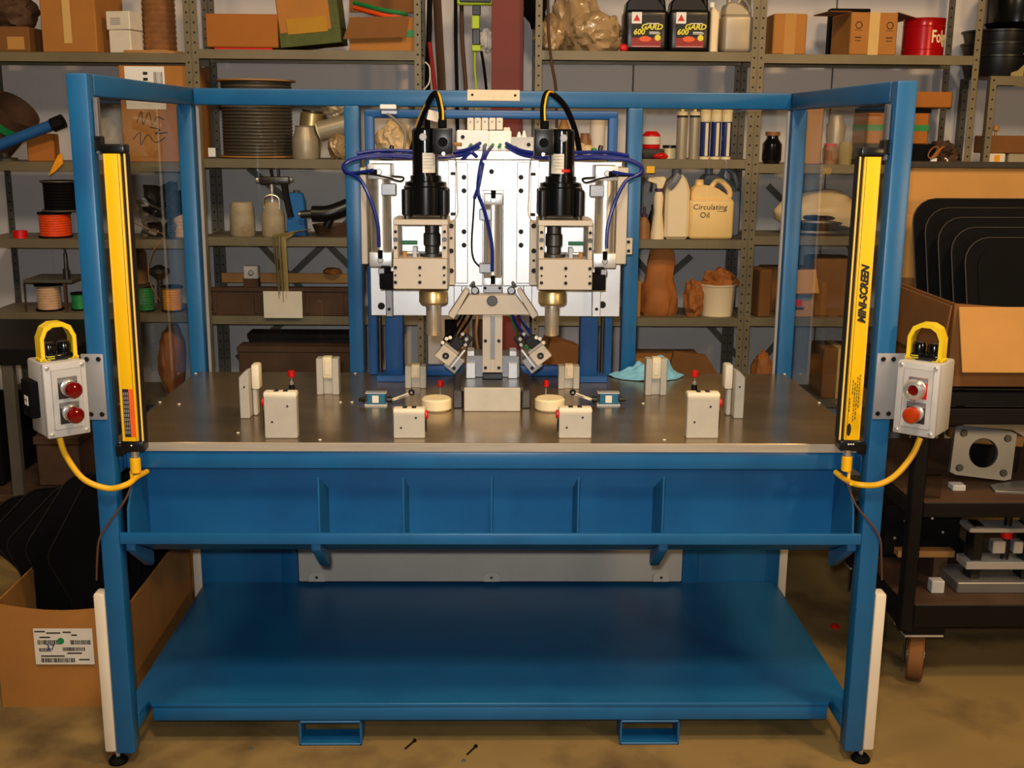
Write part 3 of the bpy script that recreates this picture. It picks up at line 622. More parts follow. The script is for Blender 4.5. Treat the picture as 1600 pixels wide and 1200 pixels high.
def sidenest(s):
    f = (lambda x: x) if s > 0 else (lambda x: 1537-x)
    q = onT(f(385), 654); Y = q.y; zt = ztop(f(385), 588, Y)
    rt = thing('side_nest', 'upright grey nest with cream cap near the %s edge of the table' % ('left' if s > 0 else 'right'), 'fixture block', (q.x, Y, TZ), 'side nests', local=True, rot=(0, 0, 0))
    part(rt, 'nest_post', 'nest', B().prism([(-.017, 0), (.010, 0), (.010, zt-TZ+.016), (.0, zt-TZ+.014), (-.017, zt-TZ-.004)] if s > 0 else [(-.010, 0), (.017, 0), (.017, zt-TZ-.004), (0, zt-TZ+.014), (-.010, zt-TZ+.016)], 'y', 0, .04, .002))
    part(rt, 'nest_cap', 'nest_pad', B().box(s*.011, s*.034, .03, .075, zt-TZ-.045, zt-TZ+.026, .006, 2)); part(rt, 'cap_stem', 'nest', B().box(s*.012, s*.025, .035, .065, 0, zt-TZ-.045, .003))
    bolts(rt, [(s*-.002, 0, zt-TZ-.03)], .0025)
for s in (1, -1): sidenest(s)
for f, lb in (((lambda x: x), 'left'), ((lambda x: 1541-x), 'right')):
    q = onT(f(681), 645); r = .0435; c = Vector((q.x, q.y+r, TZ)); h = ztop(f(681), 621, c.y)-TZ
    solo('urethane_puck', 'cream', B().cyl(c, c+Vector((0, 0, h)), r, n=40, bev=.005), 'round cream pad under the %s spindle' % lb, 'pad', 'round pads under the spindles')
    Y = onT(f(455), 613).y
    def pin(px, pyt, Yp, lab, base, r=.0115):
        zt = ztop(px, pyt, Yp); x = P(px, pyt, Yp).x
        rt = thing('red_tipped_pin', lab, 'bumper pin', (x, Yp, TZ), 'red tipped pins on the table')
        if base: part(rt, 'pin_base', 'black', B().cyl((x, Yp, TZ), (x, Yp, zt-.045), .0095, n=14, bev=.001)); part(rt, 'pin_nut', 'chrome', B().cyl((x, Yp, zt-.045), (x, Yp, zt-.034), .006, n=6, bev=.001))
        part(rt, 'pin_stem', 'chrome', B().cyl((x, Yp, TZ if not base else zt-.034), (x, Yp, zt-.02), .0022, n=8)); part(rt, 'red_tip', 'red', B().cyl((x, Yp, zt-.021), (x, Yp, zt), r, n=16, bev=.003))
    pin(f(455), 579, .68, 'tall red tipped pin on black base, %s side of the table' % lb, True); pin(f(688), 594, .56, 'short red tipped pin behind the %s round cream pad' % lb, False, .009)
def limitsw(f, s, lb):
    q = onT(f(587), 634); Y = q.y; a, c = P(f(587)-17, 614, Y), P(f(587)+17, 632, Y); z0 = TZ+.004; zt = a.z
    rt = thing('limit_switch', 'teal limit switch with roller lever, %s of the base block' % lb, 'limit switch', (q.x, Y, TZ), 'limit switches on the table')
    part(rt, 'mounting_plate', 'alu', B().box(a.x-.002, c.x+.002, Y-.003, Y+.03, TZ, TZ+.004, .001))
    bd = part(rt, 'switch_body', 'teal', B().box(a.x+.006, c.x-.004, Y, Y+.025, z0, zt-.004, .002)); part(rt, 'top_plate', 'alu', B().box(a.x, c.x, Y, Y+.03, zt-.003, zt, .001))
    part(bd, 'rating_label', 'paper', B().box(q.x-.010, q.x+.009, Y-.0008, Y, z0+.005, zt-.008, .0002))
    e = c.x if s > 0 else a.x; o = a.x if s > 0 else c.x
    part(rt, 'lever_hub', 'black', B().cyl((e, Y+.012, z0+.012), (e+s*.016, Y+.012, z0+.012), .009, n=14, bev=.001)); part(rt, 'cable_gland', 'black', B().cyl((o, Y+.012, z0+.012), (o-s*.02, Y+.012, z0+.012), .009, .005, n=14))
    rr = P(f(643), 613, Y+.02); part(rt, 'lever_arm', 'steel', B().tube([(e+s*.012, Y+.008, z0+.012), rr], .0025, 8, smooth=False)); part(rt, 'lever_arm', 'steel', B().tube([(e+s*.012, Y+.018, z0+.006), rr+Vector((0, 0, -.006))], .0025, 8, smooth=False))
    part(rt, 'roller', 'black', B().cyl(rr+Vector((0, -.004, 0)), rr+Vector((0, .004, 0)), .0095, n=18, bev=.001)); part(rt, 'roller_pin', 'chrome', B().cyl(rr+Vector((0, -.006, 0)), rr+Vector((0, -.004, 0)), .0035, n=10))
limitsw(lambda x: x, 1, 'left'); limitsw(lambda x: 1538-x, -1, 'right')
# blue rag
def rag():
    c = onT(1012, 592); n = 34; b = B(); vs = []; c.y -= .02
    for i in range(n):
        for j in range(n):
            u, v = i/(n-1)*2-1, j/(n-1)*2-1
            x = u*.125*(1-.25*abs(v)); y = v*.075*(1-.35*abs(u)**2)
            f = max(0, 1-(u*u*.8+v*v*.9)); hz = .014*f+.058*f*math.exp(-((u-.42)/.26)**2)+.012*f*math.exp(-((u+.2)/.3)**2)
            w = abs(noise.noise(Vector((u*2.3, v*2.3, 3))))*.035*f+.012*f*noise.noise(Vector((u*6, v*6, 1)))
            vs.append((c.x+x+.008*noise.noise(Vector((u*3, v*3, 9))), c.y+.055+y, TZ+.002+max(0, hz+w)))
    b.mesh(vs, [(i*n+j, (i+1)*n+j, (i+1)*n+j+1, i*n+j+1) for i in range(n-1) for j in range(n-1)])
    o = solo('shop_rag', 'rag', b, 'crumpled light blue cloth rag at the back of the table', 'rag')
    md = o.modifiers.new('thickness', 'SOLIDIFY'); md.thickness = .002; md.offset = 1
rag()
# ---------------------------------------------------------------- light curtains
def curtain(s):
    top, bot = (P(177, 240, .01), P(203, 690, .01)) if s < 0 else (P(1361, 245, .01), P(1332, 688, .01))
    x = (top.x+bot.x)/2; rt = thing('light_curtain', 'tall yellow safety light curtain on the %s front post' % ('left' if s < 0 else 'right with black lettering'), 'light curtain', (x, .01, bot.z), 'light curtains', local=True, rot=(0, 0, 0))
    rt.location = (x, .01, bot.z); H = top.z-bot.z; w = .026
    part(rt, 'housing', 'yellow', B().box(-(w-.004) if s < 0 else -(w-.0080), (w-.0080) if s < 0 else w-.004, 0, .045, 0, H, .002, 2))
    i = -s   # the sensing side looks at the other curtain
    part(rt, 'side_slot', 'print_black', B().box(i*(w-.0078), i*(w+.0035), .006, .042, .0, H, .001)); part(rt, 'slot_edge', 'yellow_edge', B().box(i*(w+.0005), i*(w+.0044), .0, .0058, 0, H, .001))
    part(rt, 'front_edge', 'yellow_edge', B().box(s*(w-.0085), s*(w-.0075), -.0006, .0, .002, H-.002, .0001)); part(rt, 'front_groove', 'print_black', B().box(i*(w-.0135), i*(w-.0125), -.0005, 0, .0, H, .0001))
    part(rt, 'top_cap', 'black', B().box(-w-.001, w+.003, -.001, .046, H, H+.022, .004, 2)); part(rt, 'bottom_cap', 'black', B().box(-w-.001, w+.003, -.001, .046, -.028, 0, .004, 2))
    part(rt, 'mounting_bracket', 'black', B().box(min(s*.024, s*.05), max(s*.024, s*.05), .006, .03, H+.006, H+.04, .002)); part(rt, 'mounting_bracket', 'black', B().box(min(s*.024, s*.05), max(s*.024, s*.05), .006, .03, -.04, -.012, .002))
    part(rt, 'connector_nut', 'steel', B().cyl((0, .02, -.047), (0, .02, -.028), .011, n=12, bev=.001)); part(rt, 'connector', 'yellow_cable', B().cyl((0, .02, -.087), (0, .02, -.047), .0135, n=16, bev=.002))
    bolts(rt, [(dx, -.001, -.010) for dx in ((-.0,) if s < 0 else (-.006, .0, .006))], .0022, .001, 'white')
    if s > 0:
        text(rt, 'MINI-SCREEN', .026, 'print_black', (.004, -.0012, H*.527), (math.pi/2, -math.pi/2, 0), .35, sx=.92, bold=.0013)
        pr = B()
        for k, (z0, z1) in enumerate(((.075, .11), (.12, .16), (.05, .15), (.055, .165), (.085, .17))): 
            xx = -.012+k*.0055
            z = z0
            while z < z1: l = random.uniform(.004, .012); pr.box(xx, xx+.0018, -.0012, -.0004, z, min(z+l, z1), 0); z += l+.003
        pr.lathe([(0, 0), (.0055, 0), (.0055, .0008), (0, .0008)], (-.008, -.0004, .028), (0, -1, 0), 16, 1, 3)
        part(rt, 'small_print', 'print_black', pr)
    else:
        part(rt, 'warning_label', 'print_black', B().box(-.014, .001, -.001, 0, .012, .135, .0003)); part(rt, 'warning_label', 'glow_orange', B().box(.001, .014, -.001, 0, .012, .135, .0003), label='orange half of the warning label')
        part(rt, 'small_print', 'boxgrey_dark', (lambda b: [b.box(-.012+c*.0045, -.0095+c*.0045, -.0014, -.001, .02+k*.011, .028+k*.011, 0) for c in range(3) for k in range(10)] and b)(B()))
    return rt
for s in (-1, 1): curtain(s)
# ---------------------------------------------------------------- push button stations
def station(s):
    lb = 'left' if s < 0 else 'right'
    # mounting plate bolted on the post
    pa = [P(x, y, -.004) for x, y in (((133, 553), (168, 656)) if s < 0 else ((1371, 552), (1404, 655)))]
    w, d, h = .101, .112, .181
    th = math.radians(40)*(1 if s < 0 else -1)
    c = P(105, 624, -.09) if s < 0 else P(1431, 624, -.09)        # centre of the box front
    rt = thing('button_station', 'grey push button box with yellow palm guard on the %s post' % lb, 'control box', (c.x, c.y, c.z-h/2), 'push button stations on the front posts', local=True, rot=(0, 0, th))
    bd = part(rt, 'box_body', 'boxgrey', B().box(-w/2, w/2, .018, d, 0, h, .006, 2)); cv = part(rt, 'box_cover', 'boxgrey', B().box(-w/2-.001, w/2+.001, 0, .0175, -.001, h+.001, .005, 2))
    part(cv, 'cover_rim', 'boxgrey_dark', B().box(-w/2+.016, w/2-.012, -.0008, 0, .018, h-.016, .0003)); part(cv, 'cover_field', 'boxgrey', B().box(-w/2+.0175, w/2-.0135, -.0016, -.0006, .0195, h-.0175, .0003))
    for x in (-1, 1):
        for z in (.009, h-.009): part(cv, 'cover_screw', 'chrome', B().lathe([(0, 0), (.0055, 0), (.005, .003), (.003, .004), (0, .004)], (x*(w/2-.009), 0, z), (0, -1, 0), 14))
    for k, z in enumerate((h*.66, h*.32)):
        lx = .004
        pl = part(cv, 'legend_plate', 'steel_dark' if s < 0 or k else 'red', B().box(lx-.024, lx+.022, -.003, -.0014, z-.026, z+.026, .0005))
        part(pl, 'legend_strip', 'alu_grey', B().box(lx-.024, lx+.022, -.0036, -.003, z+.014, z+.026, .0003))
        part(cv, 'button_collar', 'chrome', B().lathe([(0, 0), (.02, 0), (.02, .005), (.017, .006), (.017, .022), (0, .022)], (lx, -.003, z), (0, -1, 0), 24))
        if s > 0 and k == 0:
            part(cv, 'button_bezel', 'chrome', B().lathe([(.016, 0), (.025, .0), (.027, .006), (.022, .014), (.014, .016), (.012, .012)], (lx, -.025, z), (0, -1, 0), 28)); part(cv, 'button_lens', 'red_lens', B().cyl((lx, -.026, z), (lx, -.038, z), .013, n=20, bev=.003))
        else:
            part(cv, 'button_lens', 'red_lens' if s < 0 else 'orange_lens', B().lathe([(0, 0), (.0195, 0), (.0205, .004), (.0205, .016), (.018, .021), (.010, .024), (0, .0245)], (lx, -.024, z), (0, -1, 0), 16))
    # yellow guard over the optical touch button
    gb = B(); n = 14; y0, y1 = .028, .064
    prof_o = [(-.046, 0), (-.046, .055), (-.034, .08), (-.014, .09), (.014, .09), (.034, .08), (.046, .055), (.046, 0)]; prof_i = [(-.036, 0), (-.036, .052), (-.027, .07), (-.012, .079), (.012, .079), (.027, .07), (.036, .052), (.036, 0)]
    gb.prism([(x*.93, h+.002+z) for x, z in prof_o] + [(x*.93, h+.002+z) for x, z in reversed(prof_i)], 'y', y0, y1)
    for x in (-1, 1): gb.box(x*.046, x*.02, y0, y1, h+.001, h+.008, .001)
    part(rt, 'palm_guard', 'yellow_plastic', gb)
    tb = part(rt, 'touch_button', 'black_gloss', B().box(-.033, .033, .026, .068, h+.002, h+.018, .005, 2)); 
    for x in (-1, 1): part(tb, 'sensor_dome', 'black_gloss', B().lathe([(0, 0), (.016, 0), (.0165, .018), (.013, .027), (0, .031)], (x*.018, .047, h+.016), n=18))
    part(tb, 'status_print', 'seal_yellow', (lambda b: [b.box(-.03+i*.0, -.012, .0252, .026, h+.006+i*.005, h+.008+i*.005, 0) for i in range(2)] and b)(B()))
    if s < 0:
        nb = part(rt, 'side_module', 'black_matte', B().box(-w/2-.022, -w/2, .04, .10, .045, .135, .003)); part(nb, 'module_tag', 'white', B().box(-w/2-.0235, -w/2-.022, .055, .078, .075, .098, .0004))
        bolts(nb, [(-w/2-.0235, .062, .088), (-w/2-.0235, .071, .088)], .0028, .0006, 'print_black', 'tag_dot', (-1, 0, 0))
    mp = thing('mounting_plate', 'grey mounting plate bolted to the %s front post behind the button box' % lb, 'bracket', ((pa[0].x+pa[1].x)/2, -.004, pa[1].z), 'button box mounting plates')
    x0, x1 = (pa[0].x-.012, pa[1].x) if s < 0 else (pa[0].x, pa[1].x+.012)
    part(mp, 'plate', 'boxgrey_dark', B().box(x0, x1, -.006, -.0005, pa[1].z, pa[0].z, .003, 2))
    bolts(mp, [P(x, y, -.006) for x, y in (((136, 561), (154, 561), (143, 647), (160, 647)) if s < 0 else ((1380, 561), (1396, 561), (1371, 646), (1388, 646)))], .006, .004, 'black')
    bk = part(mp, 'plate_arm', 'boxgrey_dark', B().box(x0-.02 if s < 0 else x1-.01, x0+.01 if s < 0 else x1+.02, -.006, -.001, pa[1].z+.02, pa[0].z-.02, .002))
for s in (-1, 1): station(s)
def cord(label, pts, m, r, name='power_cable', group=None, extra=()):
    rt = thing(name, label, 'cord', pts[0], group); part(rt, 'cord_jacket', m, B().tube(pts, r, 10, 8))
    for p in extra: part(rt, 'cord_branch', m, B().tube(p, r*.6, 8, 6))
    return rt
cord('yellow cord from the left button box to the light curtain', [P(93, 684, -.03), P(103, 712, -.035), P(130, 748, -.035), P(168, 763, -.03), P(198, 757, -.02), P(214, 745, .03), P(229, 737, .085)], 'yellow_cable', .0075, group='yellow cords', extra=[[P(205, 736, .03), P(206, 752, .02), P(200, 757, -.015)]])
cord('yellow cord from the right button box to the light curtain', [P(1438, 684, -.03), P(1425, 712, -.035), P(1400, 742, -.035), P(1372, 757, -.03), P(1340, 757, -.02), P(1322, 750, .03), P(1306, 738, .085)], 'yellow_cable', .0075, group='yellow cords', extra=[[P(1327, 734, .03), P(1326, 750, .02), P(1330, 756, -.015)]])
cord('thin brown wire running down the left front post into its cover', [P(207, 752, .02), P(196, 780, -.004), P(172, 815, -.006), P(156, 840, -.006), P(152, 870, .005), P(151, 906, .02)], 'wire_brown', .0028, 'thin_wire', 'thin brown wires')
cord('thin brown wire running down the right front post into its cover', [P(1324, 756, .02), P(1338, 790, -.004), P(1362, 820, -.006), P(1375, 842, -.004), P(1377, 870, .005), P(1378, 906, .02)], 'wire_brown', .0028, 'thin_wire', 'thin brown wires')
# bits on the floor
for i, (px, py, l) in enumerate(((641, 1163, 'small black screw on the floor, nearer the left fork pocket'), (737, 1172, 'small black screw on the floor below the middle of the machine'))):
    c = PZ(px, py, .004); rt = thing('screw', l, 'screw', c, 'loose screws on the floor'); d = Vector((.012, .022, 0))
    part(rt, 'screw_shank', 'black', B().cyl(c-d, c+d*.8, .0025, n=8)); part(rt, 'screw_head', 'black', B().cyl(c+d*.8, c+d, .0055, n=10))
for px, py, l in ((725, 1190, 'small bright steel nut on the floor in front of the machine'), (392, 1171, 'small bright steel nut on the floor by the left fork pocket')):
    c = PZ(px, py, 0); solo('hex_nut', 'alu_grey', B().lathe([(.003, 0), (.006, 0), (.006, .005), (.003, .005), (.003, 0)], c, n=6), l, 'nut', 'loose nuts on the floor')
c = PZ(1305, 980, 0); solo('bottle_cap', 'red', B().lathe([(0, 0), (.016, 0), (.016, .008), (.012, .011), (0, .011)], c), 'small red cap lying on the floor right of the lower shelf', 'cap')
# ---------------------------------------------------------------- shelving along the wall
SD = .33
def zl(px, py): return P(px, py, YS).z
LV = {1: [zl(150, 82), zl(100, 253), zl(110, 374), zl(80, 489), .55, .12], 2: [zl(480, 78), zl(480, 249), zl(430, 371), zl(450, 494), .55, .12],
      3: [zl(1000, 80), zl(1080, 249), zl(1080, 375), zl(1080, 497), .60, .12], 4: [zl(1300, 85), zl(1280, 257), zl(1330, 370), zl(1260, 497), .55, .12]}
BAY = {1: (-2.10, -1.197), 2: (-1.195, -.288), 3: (.168, 1.058), 4: (1.06, 1.955)}
def upright(par, x, y, z1, inward, m='shelf'):
    a, b = (x, x+.026) if inward > 0 else (x-.026, x)
    u = part(par, 'upright', m, B().box(a, b, y, y+.002, 0, z1, 0).box(x-.001, x+.001, y, y+.03, 0, z1, 0))
    h = B(); c = (a+b)/2; z = .05
    while z < z1: h.lathe([(0, 0), (.0042, 0), (.0042, .0006), (0, .0006)], (c, y-.0001, z), (0, -1, 0), 8); z += .0381
    part(u, 'hole_row', 'hole', h, kind='stuff')
def brace_strip(rt, p, q):
    n_ = Vector((-(q.z-p.z), 0, q.x-p.x)).normalized()*.014; part(rt, 'cross_brace', 'shelf_dark', B().prism([((p+n_).x, (p+n_).z), ((p-n_).x, (p-n_).z), ((q-n_).x, (q-n_).z), ((q+n_).x, (q+n_).z)], 'y', p.y, p.y+.003))
def shelving(n, label, brace=()):
    x0, x1 = BAY[n]; rt = thing('shelving_unit', label, 'shelving unit', ((x0+x1)/2, YS+SD/2, 0), 'steel shelving units along the back wall')
    for x, i in ((x0, 1), (x1, -1)): upright(rt, x, YS, 2.5, i); upright(rt, x, YS+SD-.03, 2.5, i, 'shelf_dark')
    for z in LV[n]+[2.45]:
        bb = B().box(x0+.003, x1-.003, YS+.003, YS+SD-.034, z-.003, z, .0005).box(x0+.003, x1-.003, YS+.0025, YS+.005, z-.036, z, .0005).box(x0+.003, x1-.003, YS+SD-.037, YS+SD-.034, z-.036, z, .0005)
        part(rt, 'shelf_board', 'shelf', bb)
    for a, b, c, d in brace: brace_strip(rt, P(a, b, YS+SD+.004), P(c, d, YS+SD+.004))
shelving(1, 'grey steel shelving unit at the far left behind the machine')
shelving(2, 'grey steel shelving unit left of the red column', [(388, 262, 470, 330), (455, 430, 560, 330), (510, 380, 560, 430), (370, 560, 460, 490), (405, 380, 470, 450)])
shelving(3, 'grey steel shelving unit right of the red column', [(990, 400, 1050, 470), (1100, 500, 1165, 570), (1000, 470, 1080, 400)])
shelving(4, 'grey steel shelving unit behind the right front post', [(1180, 575, 1240, 505), (1200, 290, 1260, 350), (1290, 300, 1330, 390)])
# far right unit, set a little back and lower
x5 = P(1541, 200, 2.0).x; r5 = thing('shelving_unit', 'short grey steel shelving unit cut off by the right edge of the photo', 'shelving unit', (x5+.4, 2.1, 0), 'steel shelving units along the back wall')
z5 = [P(1580, 119, 2.0).z, P(1580, 261, 2.0).z, 1.1, .7, .12]
upright(r5, x5, 2.0, z5[0], 1); upright(r5, x5, 2.28, z5[0], 1, 'shelf_dark')
for z in z5: part(r5, 'shelf_board', 'shelf', B().box(x5+.002, x5+.9, 2.003, 2.29, z-.003, z, .0005).box(x5+.002, x5+.9, 2.0025, 2.005, z-.036, z, .0005))
# red steel column and things hanging beside it
cy = 2.05; a, b = P(768, 60, cy).x, P(818, 60, cy).x
cb = B().box(a, b, cy, cy+.01, 0, 4.2, .001).box(a, b, cy+.14, cy+.15, 0, 4.2, .001).box((a+b)/2-.004, (a+b)/2+.004, cy+.01, cy+.14, 0, 4.2, 0)
solo('steel_column', 'column_red', cb, 'dark red painted steel column between the shelving units', 'column')
def strip(name, label, pts, Y, w, m, t=.15, cat='strap'): return solo(name, m, B().tube([P(x, y, Y) for x, y in pts], w, 8, 4, flat=t), label, cat)
strip('hanging_strap', 'wide brown strap hanging left of the red column', [(682, -15), (686, 60), (690, 135), (692, 240)], 2.15, .02, 'rust', .2)
strip('hanging_strap', 'dark strap hanging right next to the left shelf upright', [(672, -15), (670, 60), (668, 140), (668, 240)], 2.12, .012, 'black_matte', .3)
strip('hanging_hose', 'black hose hanging in the gap left of the lime tool', [(712, -15), (712, 60), (714, 140), (715, 240)], 2.16, .008, 'black_matte', 1, 'hose')
strip('hanging_hose', 'brown hose hanging in the gap left of the lime tool', [(721, -15), (722, 60), (728, 140), (731, 240)], 2.16, .009, 'rust', 1, 'hose')
strip('pry_bar', 'red bar leaning against the left shelf upright', [(671, 66), (676, 110), (681, 150)], 2.08, .009, 'label_red', 1, 'bar')
strip('hanging_rope', 'dark brown cord hanging over the shelf right of the red column', [(856, -10), (857, 50), (862, 100), (868, 136), (870, 200)], 1.93, .006, 'rust', 1, 'cord')
strip('curled_wire', 'pale curved wire beside the left shelf upright', [(662, 140), (671, 128), (671, 105), (664, 97)], 2.0, .003, 'paper', 1, 'wire')
lt = thing('lime_tool', 'lime green and black webbing tool hanging beside the red column', 'tool', P(743, 80, 2.1))
def quad(par, nm, m, x0, y0, x1, y1, Y, d, bev=.003, lab=None): return part(par, nm, m, pxbox(x0, y0, x1, y1, Y, d, bev), label=lab)
quad(lt, 'handle', 'lime', 714, -20, 771, 8, 2.10, .03, .006); quad(lt, 'grip', 'black', 718, -20, 767, 4, 2.095, .03); quad(lt, 'shaft', 'black', 738, 8, 751, 24, 2.10, .02)
quad(lt, 'band', 'lime', 737, 24, 749, 45, 2.097, .026); quad(lt, 'shaft', 'black', 738, 45, 750, 70, 2.10, .02); quad(lt, 'band', 'lime', 737, 70, 751, 80, 2.097, .026)
part(lt, 'cord', 'lime', B().tube([P(742, 80, 2.11), P(742, 110, 2.11), P(744, 140, 2.11), P(743, 240, 2.11)], .004, 6)); part(lt, 'cord', 'black_matte', B().tube([P(752, 80, 2.11), P(756, 105, 2.11), P(760, 140, 2.11)], .006, 6))
solo('plastic_wrap', 'boxgrey', B().blob(P(761, 63, 2.10), (.028, .02, .045), 5, .45, 2.2, 3, False), 'crumpled shiny plastic wrap beside the red column', 'plastic wrap')
# ---------------------------------------------------------------- item builders
def carton(label, x0, x1, yt, zb, Y, d, m='card', tape=None, name='cardboard_box', group='cardboard boxes on the shelves', rot=0, cat='box'):
    a, c = P(x0, yt, Y), P(x1, yt, Y); w, h = c.x-a.x, a.z-zb
    rt = thing(name, label, cat, ((a.x+c.x)/2, Y, zb), group, local=True, rot=(0, 0, rot))
    part(rt, 'box_body', m, B().box(-w/2, w/2, 0, d, 0, h, .004)); rt['w'] = 0; del rt['w']
    if tape: part(rt, 'tape_strip', tape, B().box(-w*(.17 if tape == 'card_pale' else .11), w*(.17 if tape == 'card_pale' else .11), -.0008, d, h*.0, h+.0008, .0003))
    else: part(rt, 'lid_seam', 'card_dark', B().box(-w/2+.004, w/2-.004, d*.48, d*.52, h, h+.0008, .0002))
    return rt, w, h
def spool(label, x0, x1, yt, zb, Y, m, flange='shelf_dark', fo=1.12, ripples=9, group='wire spools', name='wire_spool'):
    cx = P((x0+x1)/2, yt, Y).x; r = (P(x1, yt, Y).x-P(x0, yt, Y).x)/2; h = P(x0, yt, Y).z-zb; c = (cx, Y+r*fo+.005, zb)
    rt = thing(name, label, 'spool', c, group, local=True)
    pr = [(0, .006)]
    for i in range(ripples):
        z = .006+(h-.012)*i/ripples; dz = (h-.012)/ripples; pr += [(r*.96, z), (r, z+dz*.3), (r, z+dz*.7), (r*.96, z+dz*.98)]
    pr += [(0, h-.006)]
    part(rt, 'wound_wire', m, B().lathe(pr, (0, 0, 0), n=28))
    for z, nm in ((0, 'bottom_flange'), (h-.006, 'top_flange')): part(rt, nm, flange, B().lathe([(0, z), (r*fo, z), (r*fo, z+.006), (0, z+.006)], (0, 0, 0), n=28))
    return rt, r, h
def lathed(name, label, cat, px, w, yt, zb, Y, prof, m, group=None, caps=()):
    """prof: (radius as a share of the width, height share)"""
    cx = P(px, yt, Y).x; r = (P(px+w/2, yt, Y).x-P(px-w/2, yt, Y).x)/2; h = P(px, yt, Y).z-zb
    rt = thing(name, label, cat, (cx, Y+r, zb), group, local=True)
    part(rt, 'body', m, B().lathe([(0, 0)]+[(a*r, b*h) for a, b in prof]+[(0, prof[-1][1]*h)], (0, 0, 0), n=24))
    for nm, mm, pp in caps: part(rt, nm, mm, B().lathe([(0, pp[0][1]*h)]+[(a*r, b*h) for a, b in pp]+[(0, pp[-1][1]*h)], (0, 0, 0), n=20))
    return rt, r, h
def bag(name, label, cat, x0, x1, yt, zb, Y, m, seed, d=.12, amp=.25, group=None, freq=1.6):
    a, c = P(x0, yt, Y), P(x1, yt, Y); h = a.z-zb
    return solo(name, m, B().blob(((a.x+c.x)/2, Y+d, zb+h*.44), ((c.x-a.x)/2, d, h*.56), seed, amp, freq, 4), label, cat, group)
Y0 = YS+.02
# ---- unit 1 (far left)
z = LV[1]
r_, w, h = carton('brown box with a pale label at the far left end of the top shelf', -14, 44, 41, z[0], Y0, .2, 'card_dark')
part(r_, 'paper_label', 'card_pale', B().box(-w*.1, w*.36, -.001, 0, .01, h*.6, .0003))
bag('plastic_sack', 'dark crumpled sack lying on the brown box at the far left', 'sack', -30, 38, -14, P(0, 41, Y0).z, Y0, 'rust', 3, .1)
r_, w, h = carton('large plain cardboard box on the top left shelf', 55, 146, -40, z[0], Y0, .26, 'card', None, rot=-.12)
part(r_, 'tape_strip', 'tape', B().box(-.02, .012, -.001, 0, h*.12, h*.72, .0003))
b1, w, h1 = carton('lower small white box of two stacked on the top left shelf', 167, 205, 47, z[0], Y0, .09, 'paper', group='small white boxes', rot=-.25)
b2, w, h = carton('upper small white box with a stamp, on top of another', 161, 204, 17, z[0]+h1+.001, Y0, .09, 'paper', group='small white boxes', rot=-.3)
part(b2, 'stamp_print', 'boxgrey_dark', (lambda b: [b.box(-w*.3, w*.12, -.001, 0, h*(.3+.1*i), h*(.34+.1*i), 0) for i in range(4)] and b)(B()))
spool('tall coil of brown twine on a wooden disc, top left shelf', 211, 263, -30, z[0]+.012, Y0+.05, 'brown_twine', 'wood', 1.0, 12, name='twine_coil')
solo('wooden_disc', 'wood', B().lathe([(0, 0), (.165, 0), (.165, .011), (0, .011)], (P(238, 75, YS+.17).x, YS+.165, z[0]), n=36), 'round wooden disc under the brown twine coil', 'disc')
r_, w, h = carton('cardboard box with barcode label behind the left top rail', 184, 304, 101, z[1], Y0, .24, 'card')
lbp = part(r_, 'shipping_label', 'white', B().box(-w*.42, w*.10, -.001, 0, h*.55, h*.985, .0003))
part(lbp, 'label_print', 'print_black', (lambda b: [b.box(-w*.04+i*.004, -w*.04+i*.004+random.choice((.001, .002)), -.0016, -.001, h*.72, h*.93, 0) for i in range(9)]+[b.box(-w*.18, -w*.12, -.0016, -.001, h*(.72+.06*i), h*(.75+.06*i), 0) for i in range(4)] and b)(B()))
part(r_, 'marker_scribble', 'print_black', B().tube([(-.09, -.001, .16), (-.07, -.001, .20), (-.065, -.001, .15), (-.04, -.001, .20), (-.03, -.001, .15), (-.01, -.001, .18), (.02, -.001, .17)], .002, 5).tube([(-.11, -.001, .09), (-.08, -.001, .12), (-.08, -.001, .07), (-.05, -.001, .11), (-.02, -.001, .08), (.02, -.001, .10)], .002, 5).tube([(-.04, -.001, .14), (.0, -.001, .13), (-.02, -.001, .115), (.03, -.001, .12)], .002, 5))
rb = thing('tilted_bucket', 'dark green bucket tipped over on the far left shelf', 'bucket', P(5, 200, 2.1), None, local=True, rot=(.25, .75, 0)); part(rb, 'bucket_body', 'rust', B().lathe([(0, -.09), (.085, -.09), (.10, .11), (.094, .11), (.08, -.08), (0, -.08)], (0, 0, 0), n=28)); part(rb, 'bucket_band', 'green', B().lathe([(.0965, .03), (.1, .03), (.101, .06), (.098, .06)], (0, 0, 0), n=28))
jk = thing('blue_tube', 'blue steel tube with black end lying across the far left shelf', 'tube', P(40, 205, 1.93)); part(jk, 'tube', 'blue_tower', B().tube([P(-25, 236, 1.90), P(85, 194, 1.92)], .022, 16, smooth=False)); part(jk, 'end_cap', 'black', B().tube([P(82, 196, 1.92), P(99, 189, 1.92)], .028, 16, smooth=False))
r_, w, h = carton('small orange box under the blue tube at far left', 41, 82, 209, z[1], Y0, .09, 'card_orange', None, rot=.12)
tg = solo('yellow_tag', 'yellow_wire', B().prism([(0, 0), (.03, .02), (.062, .05), (.06, .09), (.045, .085), (.02, .04)], 'y', -.002, .002, .0005, Matrix.Translation(P(76, 275, 1.94))), 'small yellow plastic tag hanging from the far left shelf', 'tag')
solo('grease_tin', 'shelf_dark', B().lathe([(0, 0), (.05, 0), (.05, .012), (.015, .016), (.012, .03), (0, .03)], (P(8, 250, Y0+.06).x, Y0+.06, z[1])), 'low dark tin lid at the far left of the second shelf', 'tin')
_, r, h = spool('black wire spool stacked on the orange one, far left', 55, 107, 283, zl(80, 332), Y0, 'black_matte', 'shelf_dark', 1.15); 
